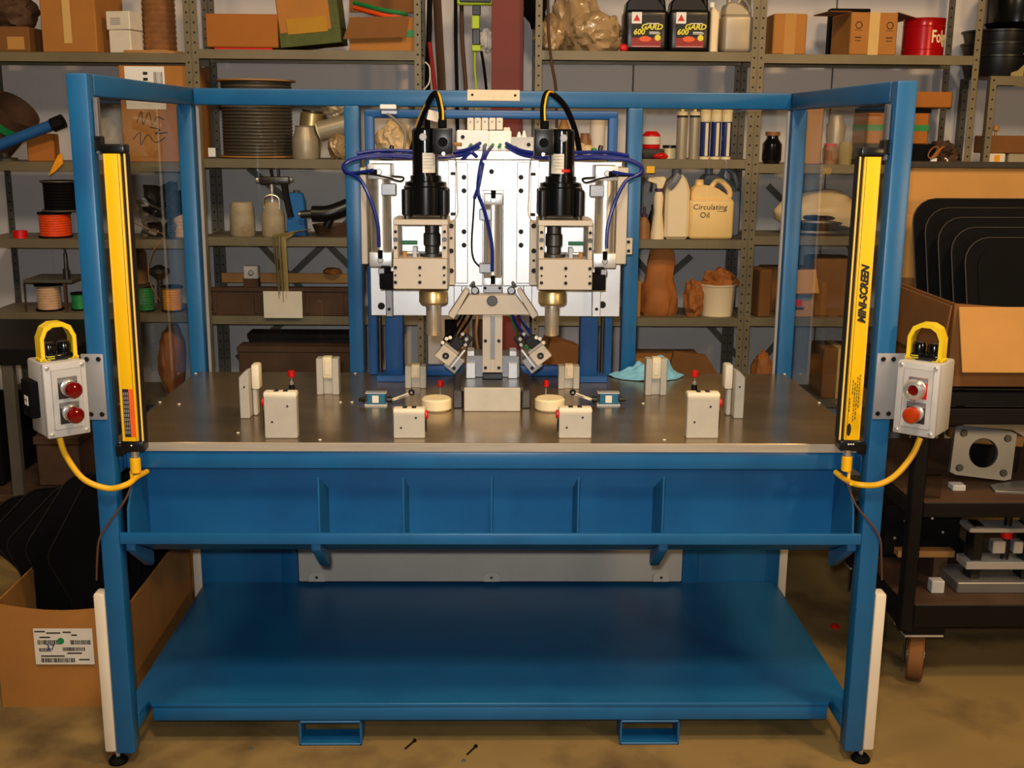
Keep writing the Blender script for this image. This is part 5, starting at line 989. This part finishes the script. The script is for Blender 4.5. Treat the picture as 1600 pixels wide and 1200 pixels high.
cf, r, h = lathed('coffee_can', 'red coffee can with cream lettering on the right top shelf', 'can', 1457, 64, 27, z[0], Y0, [(1, 0), (1, .16), (1.02, .17), (1, .18), (1, .77), (1.02, .78), (1, .79), (1, .98), (1.02, 1)], 'coffee_red')
def wrapc(c, r=r):
    a = c.x/r; rr = r*1.004-(c.y)*1; return Vector((rr*math.sin(a), -rr*math.cos(a), c.z))
text(cf, 'Folgers', .068, 'cream', (.068, 0, h*.49), warp=wrapc, sx=.66, bold=.0016); pr = B()
lathed('storage_jar', 'dim jar with red lid behind the right clear panel', 'jar', 1301, 24, 228, z[1], Y0, [(.9, 0), (1, .8), (.8, 1)], 'brown_jar', 'jars behind the right panel', [('lid', 'red', [(.85, 1), (.85, 1.12)])]); lathed('storage_jar', 'dim tan jar behind the right clear panel', 'jar', 1325, 22, 222, z[1], Y0, [(.9, 0), (1, .8), (.8, 1)], 'strap', 'jars behind the right panel'); lathed('storage_jar', 'tall dim jar at the back behind the right clear panel', 'jar', 1312, 30, 180, z[1], Y0+.12, [(.9, 0), (1, .8), (.7, .9), (.7, 1)], 'silver_tube', 'jars behind the right panel')
tb_, w, h = carton('tall narrow white box beside the right back post', 1256, 1288, 168, z[1], YS+.0, .07, 'card_pale', None); part(tb_, 'gable_top', 'card_pale', B().prism([(-w/2, h), (w/2, h), (w*.3, h+.02), (-w*.3, h+.02)], 'y', 0, .07, .001))
b1, w, h1 = carton('orange box with a green band behind the right front post', 1358, 1453, 176, P(1400, 225, Y0).z, Y0, .2, 'card_orange', None); part(b1, 'green_band', 'green', B().box(-w/2-.001, w/2+.001, -.001, .2, h1*.42, h1*.62, .0003))
solo('dark_case', 'black_matte', B().box(P(1350, 240, Y0).x, P(1462, 240, Y0).x, Y0, Y0+.2, z[1], P(1400, 225, Y0).z-.001, .006), 'dark case under the green banded orange box', 'case')
o2, w, h2 = carton('flat orange carton lid on top of the green banded box', 1420, 1489, 143, P(1400, 176, Y0).z+.02, Y0-.01, .2, 'card_orange', None)
part(b1, 'top_slab', 'black_matte', B().box(-.12, .13, 0, .2, h1+.0005, h1+.0195, .001))
dc = bag('scrap_metal', 'dark tangle of rods and wires beside the right shelf upright', 'parts', 1458, 1505, 222, z[1], Y0, 'rust', 61, .07, .5, freq=2.4)
solo('orange_wire_coil', 'card_orange', B().tube([P(1456+10*math.sin(t*.9)+t*.8, 238+9*math.cos(t*1.05), YS+.0) for t in range(16)], .0025, 6), 'thin orange wire looped in front of the dark tangle', 'wire')
for px, m_ , lb in ((1459, 'white', 'small square white fitting on the shelf edge'), (1476, 'white', 'small round white fitting on the shelf edge')):
    q = P(px, 257, YS+.008); solo('white_fitting', m_, B().box(q.x-.013, q.x+.013, YS+.008, YS+.03, z[1], z[1]+.03, .003) if px < 1470 else B().lathe([(.006, 0), (.015, 0), (.015, .014), (.006, .014), (.006, 0)], (q.x, YS+.012, z[1]+.016), (0, 1, 0), 18), lb, 'fitting', 'white fittings')
z2 = z[2]
solo('white_sack', 'bag_pale', B().blob((P(1285, 340, Y0+.1).x, Y0+.13, zl(1285, 338)), (.19, .11, .095), 71, .18, 1.3, 4, False), 'long pale sack lying behind the right clear panel', 'sack')
hs = thing('coiled_hose', 'stack of black coiled hose under the pale sack', 'hose', P(1290, 375, Y0))
for i in range(4): part(hs, 'hose_turn', 'black_matte' if i % 2 else 'steel_dark', B().tube([(P(1290, 380, Y0).x+(.15-.008*i)*math.cos(t*math.pi/10), Y0+.13+.11*math.sin(t*math.pi/10), z2+.012+i*.021) for t in range(21)], .011, 8, 2))
z3 = z[3]
carton('cardboard box with red and blue print seen behind the right back post', 1240, 1272, 458, z3, Y0, .16, 'card_pale', None)
fl, w, h = carton('open box flap side of the printed box', 1186, 1212, 425, z3, Y0+.02, .2, 'card_dark', None) if False else (None, 0, 0)
qf = [P(1238, 422, Y0+.02), P(1275, 421, Y0+.02), P(1280, 458, Y0-.03), P(1236, 459, Y0-.03)]
prb = thing('printed_flap_box', 'brown open carton with drooping front flap behind the right back post', 'box', P(1230, 497, Y0), 'cardboard boxes on the shelves'); part(prb, 'box_body', 'card_dark', B().box(P(1190, 450, Y0+.17).x, P(1272, 450, Y0+.17).x, Y0+.165, Y0+.25, z3, zl(1230, 425), .003))
part(prb, 'box_flap', 'card_pale', B().mesh(qf+[v+Vector((0, .004, 0)) for v in qf], [(0, 1, 2, 3), (4, 7, 6, 5), (0, 4, 5, 1), (1, 5, 6, 2), (2, 6, 7, 3), (3, 7, 4, 0)])); quad(prb, 'blue_print', 'jug_grey', 1240, 461, 1266, 470, Y0-.002, .001, .0002); quad(prb, 'red_print', 'red', 1242, 468, 1253, 478, Y0-.0025, .001, .0002); quad(prb, 'text_print', 'lamp_dark', 1241, 480, 1256, 484, Y0-.002, .001, .0002)
carton('narrow brown carton beside the right shelf uprights', 1188, 1208, 422, z3, Y0, .14, 'card_dark', None, rot=.15); carton('dim brown carton with printed lines behind the right light curtain', 1276, 1342, 405, z3, Y0+.03, .2, 'card_dark', 'card_dark')
bag('orange_bundle', 'orange brown bundle low behind the right back post', 'bundle', 1180, 1215, 555, .55, Y0, 'kraft', 77, .06, .2)
r_, w, h = carton('brown carton low behind the right clear panel', 1288, 1345, 545, .55, Y0-.0, .2, 'card_dark', 'tape')
# ---- far right unit and its things
z = z5
for i in range(3):
    tb = thing('black_tub', ('lowest', 'middle', 'topmost')[i]+' of the nested black tubs at the top of the far right shelf', 'tub', (P(1560, 100, 2.14).x, 2.14, z[0]+i*.05), 'nested black tubs', local=True)
    part(tb, 'tub_shell', 'black', B().lathe([(0, 0), (.13, 0), (.15, .075), (.15, .0865), (.143, .0865), (.125, .006), (0, .006)], (0, 0, 0), n=36)); part(tb, 'tub_rim', 'black', B().lathe([(.1505, .076), (.157, .078), (.157, .085), (.1505, .086)], (0, 0, 0), n=36))
q = P(1590, 20, 2.14); solo('black_drum', 'black_gloss', B().lathe([(0, 0), (.10, 0), (.13, .03), (.135, .16), (.12, .2), (0, .2)], (q.x, 2.14, z[0]+.1861), n=32), 'shiny black round drum on top of the black tubs', 'drum')
solo('wood_stick', 'strap', B().box(P(1586, 80, 1.99).x, P(1606, 80, 1.99).x, 2.006, 2.02, z[0], P(1590, 50, 1.99).z, .001), 'pale upright slat at the right edge above the far right shelf', 'slat')
carton('dark orange box with flap on the far right shelf', 1546, 1612, 212, P(1580, 240, 2.03).z, 2.04, .15, 'card_dark', None); r_, w, h = carton('small cream box with yellow sticker on the far right shelf', 1545, 1572, 240, z[1], 2.02, .06, 'paper', None, group='small white boxes'); part(r_, 'sticker', 'yellow_wire', B().box(-.012, .012, -.001, 0, h*.4, h*.9, .0003))
solo('grey_case', 'silver_tube', B().box(P(1574, 245, 2.05).x, P(1625, 245, 2.05).x, 2.04, 2.19, z[1], P(1580, 240, 2.03).z-.001, .005), 'grey case under the dark orange box at the right edge', 'case')
rt, r, h = lathed('wooden_finial', 'small wooden knob on a white stem above the far right box', 'knob', 1559, 10, 195, P(1580, 212, 2.04).z, 2.06, [(.4, 0), (.4, .45), (1, .5), (.9, .85), (.3, 1)], 'wood')
# ---------------------------------------------------------------- left floor carton with black panels
def opencarton(name, label, x0, x1, y0, y1, z0, z1, m='card'):
    rt = thing(name, label, 'box', ((x0+x1)/2, (y0+y1)/2, z0), 'large open cartons'); t = .006
    fw = B(); n = 9       # front wall with a slightly sagging top edge
    vs = []
    for j in (0, t):
        for i in range(n):
            u = i/(n-1); vs += [(x0+(x1-x0)*u, y0+j, z0), (x0+(x1-x0)*u, y0+j-.01*math.sin(math.pi*u), z1-.018*math.sin(math.pi*u))]
    F = []
    for i in range(n-1):
        a = 2*i; F += [(a, a+2, a+3, a+1), (2*n+a, 2*n+a+1, 2*n+a+3, 2*n+a+2), (a+1, a+3, 2*n+a+3, 2*n+a+1)]
    fw.mesh(vs, F); part(rt, 'front_wall', m, fw)
    part(rt, 'back_wall', m, B().box(x0, x1, y1-t, y1, z0, z1, .002)); part(rt, 'side_wall', m, B().box(x0, x0+t, y0, y1, z0, z1, .002)); part(rt, 'side_wall', m, B().box(x1-t, x1, y0, y1, z0, z1, .002)); part(rt, 'box_bottom', m, B().box(x0, x1, y0, y1, z0, z0+t, .001))
    return rt
lc = opencarton('floor_carton', 'open cardboard carton on the floor left of the machine', -1.435, -1.045, .32, .98, 0, .325)
p_ = part(lc, 'shipping_label', 'paper', B().box(P(55, 1000, .318).x, P(147, 1000, .318).x, .3085, .3095, P(0, 1036, .318).z, P(0, 980, .318).z, .0003))
pr = B(); lx0, lx1, lz0, lz1 = P(55, 1000, .318).x, P(147, 1000, .318).x, P(0, 1036, .318).z, P(0, 980, .318).z; LW, LH = lx1-lx0, lz1-lz0
def bars(u0, u1, v0, v1):
    x = lx0+u0*LW
    while x < lx0+u1*LW: w = random.choice((.0012, .002, .003)); pr.box(x, x+w, .3078, .3086, lz0+v0*LH, lz0+v1*LH, 0); x += w+random.choice((.001, .0018))
bars(.06, .46, .56, .68); bars(.62, .95, .56, .68); bars(.08, .28, .36, .46); bars(.48, .86, .38, .48); bars(.10, .66, .06, .18)
for u0, u1, v in ((.02, .2, .9), (.22, .46, .86), (.5, .64, .88), (.64, .74, .8), (.55, .8, .3), (.74, .92, .12), (.1, .28, .74), (.1, .5, .22)): pr.box(lx0+u0*LW, lx0+u1*LW, .3078, .3086, lz0+v*LH, lz0+(v+.035)*LH, 0)
part(p_, 'label_print', 'print_black', pr); q = P(97, 999, .318); part(p_, 'green_dot', 'green', B().cyl((q.x, .3085, q.z), (q.x, .307, q.z), .0095, n=18)); text(p_, '37', .026, 'blue_print', (lx0+.27*LW, .3078, lz0+.47*LH))
def sheet(name, label, c, w, h, t, rot, m, group, cr=.06):
    rt = thing(name, label, 'panel', c, group, local=True, rot=rot); pts = []
    for cx_, cz_, a0 in ((w/2-cr, h-cr, 0), (-w/2+cr, h-cr, 90), (-w/2+cr, cr, 180), (w/2-cr, cr, 270)):
        for k in range(6): a = math.radians(a0+18*k); pts.append((cx_+cr*math.cos(a), cz_+cr*math.sin(a)))
    part(rt, 'panel_body', m, B().prism(pts, 'y', 0, t, .002)); pi = [(x*.88, h*.06+z*.88) for x, z in pts]
    part(rt, 'panel_rim', 'lamp_dark', B().tube([(x, -.001, zz_) for x, zz_ in pts+[pts[0]]], .0022, 6, smooth=False)); part(rt, 'panel_recess', m, B().prism(pi, 'y', -.004, 0, .001)); return rt
def roundpoly(pts, r):
    out = []; n = len(pts)
    for k in range(n):
        p, a, b = Vector(pts[k]), Vector(pts[k-1]), Vector(pts[(k+1) % n]); u, v = (a-p).normalized(), (b-p).normalized(); q0, q1 = p+u*r, p+v*r
        for t in range(6): t /= 5; out.append(tuple((1-t)**2*q0+2*t*(1-t)*p+t*t*q1))
    return out
for i, ((cx_, cy_), (tx, ty)) in enumerate((((72, 872), (140, 742)), ((37, 858), (108, 745)), ((7, 850), (92, 760)), ((-20, 838), (50, 764)), ((-48, 826), (20, 775)))):
    Y = .40+.10*i; c_, t_ = P(cx_, cy_, Y), P(tx, ty, Y)
    xb = max(P(116-34*i, 945, Y).x, -1.425); pts = [(-1.07, .02), (xb+.01, .02), (xb, P(60, 945, Y).z), (c_.x, c_.z), (t_.x, t_.z), (-1.07, t_.z+.03), (-1.07, .3)]
    b_ = P(250, 850, Y); rt = thing('moulded_liner', 'black moulded panel standing in the floor carton, %s' % ('foremost', 'second from the front', 'third from the front', 'fourth from the front', 'rearmost')[i], 'liner', (-1.2, Y, .02), 'black panels in the floor carton')
    rp = roundpoly(pts, .035); part(rt, 'panel_body', 'black_matte', B().prism(rp, 'y', Y, Y+.012, .002)); part(rt, 'panel_rim', 'black', B().tube([(x, Y-.001, z_) for x, z_ in rp+[rp[0]]], .003, 6, smooth=False))
# ---------------------------------------------------------------- dark bench at the far left
bn = thing('dark_bench', 'dark steel bench in the shadow at the far left', 'bench', (-1.9, 1.4, 0))
a = P(0, 545, 1.25); part(bn, 'bench_top', 'black_cart', B().box(-2.5, -1.50, 1.25, 1.9, a.z-.06, a.z, .004)); part(bn, 'bench_shelf', 'rust', B().box(-2.5, -1.50, 1.3, 1.9, .30, .33, .003))
for x, y in ((-1.74, 1.26), (-1.52, 1.85), (-2.45, 1.26)): part(bn, 'bench_leg', 'shelf_dark', B().box(x-.02, x+.02, y, y+.035, 0, a.z-.06, .003))
part(bn, 'bench_brace', 'black_cart', B().box(-2.45, -1.52, 1.85, 1.87, a.z-.16, a.z-.06, .003))
for i, (x0, x1, zt_, m_, lb) in enumerate(((-2.2, -1.85, .62, 'black_matte', 'dark crate under the far left bench'), (-1.72, -1.56, .52, 'rust', 'brown crate on the lower level of the far left bench'))):
    solo('storage_crate', m_, B().box(x0, x1, 1.40, 1.75, .331, zt_, .006).box(x0-.006, x1+.006, 1.394, 1.756, zt_-.025, zt_+.006, .003), lb, 'crate')
# ---------------------------------------------------------------- black cart on the right
FY, BY = .42, 1.10; XL, XR = 1.235, 2.25
ct = thing('steel_cart', 'black steel shop cart on casters at the right edge', 'cart', (1.7, .75, 0)); ztop_, zmid, zbot = .951, .604, .28
for x, y in ((XL, FY), (XL, BY), (XR, FY), (XR, BY)): part(ct, 'cart_leg', 'black_cart', B().box(x, x+.04, y, y+.04, .19, ztop_-.04, .004))
for zz, hh in ((ztop_-.012, .045), (ztop_-.062, .05), (zmid, .05), (zbot, .075)):
    for nm, q in (('front_rail', (XL+.04, XR, FY, FY+.035)), ('back_rail', (XL+.04, XR, BY, BY+.035)), ('side_rail', (XL, XL+.035, FY+.04, BY)), ('side_rail', (XR, XR+.035, FY+.04, BY))): part(ct, nm, 'black_cart', B().box(*q, zz-hh, zz-.003, .003))
for zz in (ztop_-.004, zmid, zbot): part(ct, 'cart_shelf', 'rust' if zz < .9 else 'black_cart', B().box(XL+.01, XR+.03, FY+.003, BY+.03, zz-.004, zz, .001))
part(ct, 'cart_brace', 'black_cart', B().tube([(XL+.35, FY+.03, zmid-.05), (XL+.62, FY+.03, zbot+.06)], .014, 4, smooth=False)); part(ct, 'cart_brace', 'black_cart', B().tube([(XL+.02, FY+.05, zmid), (XL+.02, BY, zmid-.25)], .014, 4, smooth=False))
c = Vector((1.325, .50, .072)); d = Vector((.92, -.39, 0)).normalized()
for cx_, y in ((1.325, .5), (1.325, 1.05), (2.18, .5), (2.18, 1.05)):
    cc = Vector((cx_, y, .072)); w_ = part(ct, 'caster_wheel', 'card_dark', B().lathe([(.045, -.024), (.066, -.024), (.072, -.018), (.072, .018), (.066, .024), (.045, .024)], cc, d, 32)); part(w_, 'wheel_hub', 'black', B().cyl(cc-d*.026, cc+d*.026, .046, n=24)); 
    f = part(ct, 'caster_fork', 'steel_dark', B().box(-.004, .004, -.025, .025, -.015, .085, .002, m=Matrix.Translation(cc-d*.036) @ d.to_track_quat('X', 'Z').to_matrix().to_4x4())); part(ct, 'caster_plate', 'alu_warm', B().box(cc.x-.06, cc.x+.06, cc.y-.05, cc.y+.05, .157, .164, .001)); part(ct, 'caster_swivel', 'black', B().cyl(cc+Vector((0, 0, .08)), cc+Vector((0, 0, .157)), .03, n=20)); part(ct, 'caster_mount', 'black_cart', B().box(cc.x-.06, cc.x+.06, cc.y-.05, cc.y+.05, .165, .205, .002))
# carton with black trays on the cart
rc = opencarton('cart_carton', 'large open cardboard carton of black trays on the cart', 1.315, 2.15, FY+.01, 1.0, ztop_, 1.193, 'card_dark')
zt_ = 1.185; part(rc, 'front_flap', 'card_pale', B().box(0, .82, 0, .006, -.19, 0, .002, m=Matrix.Translation((1.325, FY+.004, zt_)) @ Matrix.Rotation(-.35, 4, 'X')))
part(rc, 'side_flap', 'card_dark', B().box(-.006, 0, 0, .55, -.17, 0, .002, m=Matrix.Translation((1.312, FY+.015, zt_)) @ Matrix.Rotation(.10, 4, 'Y')))
part(rc, 'back_flap', 'card_pale', B().box(1.315, 2.15, .997, 1.003, 1.193, 1.40, .002)); part(rc, 'back_liner', 'card_pale', B().box(1.33, 2.14, 1.004, 1.01, 1.30, 1.555, .002)); part(rc, 'back_liner_edge', 'lamp_dark', B().box(1.33, 2.14, .99, 1.06, 1.556, 1.575, .002))
for i in range(5):
    sheet('black_tray', 'black rounded tray leaning in the cart carton, %s' % ('foremost', 'second from the front', 'third from the front', 'fourth from the front', 'rearmost')[i], (1.745-.010*i, .58+.052*i, .965), .62+.02*i, .41+.027*i, .007, (-.30, 0, .05), 'black_matte', 'black trays in the cart carton', .08)
# things on the cart shelves
def holedplate(label, c, w, h, t, r, rot):
    rt = thing('bored_plate', label, 'plate', c, None, local=True, rot=rot); b = B(); n = 40; vs = []
    for y in (0, t):
        for i in range(n):
            a = 2*math.pi*i/n; ca, sa = math.cos(a), math.sin(a); k = min(w/2/max(abs(ca), 1e-6), h/2/max(abs(sa), 1e-6)); vs += [(k*ca, y, h/2+k*sa), (r*ca, y, h/2+r*sa)]
    F = []
    for i in range(n):
        j = (i+1) % n; a, b_, e, f_ = 2*i, 2*j, 2*n+2*i, 2*n+2*j
        F += [(a, a+1, b_+1, b_), (e, f_, f_+1, e+1), (a, b_, f_, e), (a+1, e+1, f_+1, b_+1)]
    b.mesh(vs, F); bmesh.ops.recalc_face_normals(b.bm, faces=b.bm.faces); part(rt, 'plate', 'alu_grey', b)
    for x in (-1, 1):
        for zz in (-1, 1): part(rt, 'corner_boss', 'steel_dark', B().cyl((x*w*.36, 0, h/2+zz*h*.35), (x*w*.36, -.006, h/2+zz*h*.35), .011, n=16, bev=.001))
a = P(1532, 744, .60); holedplate('grey square plate with a large round bore on the cart shelf', (a.x, .60, zmid+.018), .195, .155, .016, .046, (-.2, .12, 0))
solo('wood_offcut', 'wood', B().box(0, .22, 0, .09, 0, .035, .003, m=Matrix.Translation((P(1490, 680, .72).x, .70, P(1490, 688, .72).z)) @ Matrix.Rotation(.08, 4, 'Y')), 'yellow wooden board lying behind the bored plate', 'board'); solo('support_block', 'black_cart', B().box(P(1500, 700, .74).x, P(1590, 700, .74).x, .72, .78, zmid, P(1490, 688, .72).z-.02, .003), 'dark block under the yellow wooden board', 'block')
solo('clear_block', 'film', B().box(P(1448, 760, .44).x, P(1474, 760, .44).x, .45, .47, zmid, P(0, 740, .45).z, .002), 'clear plastic block at the front of the middle cart shelf', 'block'); solo('white_chip', 'boxgrey', B().box(P(1482, 748, .56).x, P(1502, 748, .56).x, .52, .56, zmid, zmid+.018, .002), 'small pale chip in front of the bored plate', 'block')
solo('flat_gasket', 'alu_grey', B().prism([(1.52, .50), (1.75, .47), (1.78, .62), (1.62, .60), (1.53, .56)], 'z', zmid, zmid+.008, .001), 'flat grey plate lying on the middle cart shelf', 'plate')
a = P(1560, 905, .50); vz = thing('machinist_vise', 'silver and black clamping fixture on the bottom cart shelf', 'fixture', (a.x+.04, .52, zbot)); x0 = P(1525, 880, .5).x
part(vz, 'base_slab', 'alu_grey', B().box(x0-.05, x0+.45, .50, .66, zbot, zbot+.035, .003)); part(vz, 'lower_bar', 'alu', B().box(x0-.02, x0+.42, .52, .60, zbot+.07, zbot+.095, .002)); part(vz, 'support', 'black', B().box(x0+.0, x0+.03, .53, .59, zbot+.035, zbot+.21, .002)); part(vz, 'support', 'black', B().box(x0+.16, x0+.19, .53, .59, zbot+.035, zbot+.21, .002)); part(vz, 'upper_bar', 'alu', B().box(x0-.02, x0+.42, .52, .60, zbot+.19, zbot+.205, .002)); part(vz, 'centre_screw', 'black', B().cyl((x0+.11, .55, zbot+.09), (x0+.11, .55, zbot+.26), .012, n=16)); part(vz, 'clamp_block', 'alu', B().box(x0+.06, x0+.10, .525, .56, zbot+.12, zbot+.16, .003)); part(vz, 'clamp_block', 'alu', B().box(x0+.125, x0+.155, .525, .56, zbot+.12, zbot+.16, .003)); part(vz, 'red_collar', 'red', B().cyl((x0+.11, .55, zbot+.165), (x0+.11, .55, zbot+.185), .018, n=16))
a = P(1466, 918, .50); solo('white_cube', 'boxgrey', B().box(a.x-.02, a.x+.02, .50, .535, zbot, zbot+.04, .002), 'pale square block on the bottom cart shelf', 'block'); solo('wood_strip', 'wood', B().box(P(1402, 882, .62).x, P(1491, 882, .62).x, .62, .66, zbot+.07, zbot+.092, .002), 'thin wooden strip across the bottom cart shelf', 'strip'); solo('strip_riser', 'rust', B().box(P(1458, 890, .62).x, P(1480, 890, .62).x, .62, .66, zbot, zbot+.069, .002), 'brown block under the thin wooden strip', 'block')
dm_ = thing('dark_machine', 'black machine base with bright screw heads at the back of the bottom cart shelf', 'machine part', (1.45, .85, zbot)); part(dm_, 'machine_body', 'black_cart', B().box(1.30, 1.56, .80, .98, zbot, zbot+.20, .006)); part(dm_, 'machine_flange', 'steel_dark', B().box(1.57, 1.66, .78, .90, zbot, zbot+.06, .004))
bolts(dm_, [(x, .80, zbot+zz) for x, zz in ((1.34, .07), (1.37, .13), (1.42, .05), (1.46, .14), (1.50, .09), (1.53, .17))], .005, .003, 'chrome')
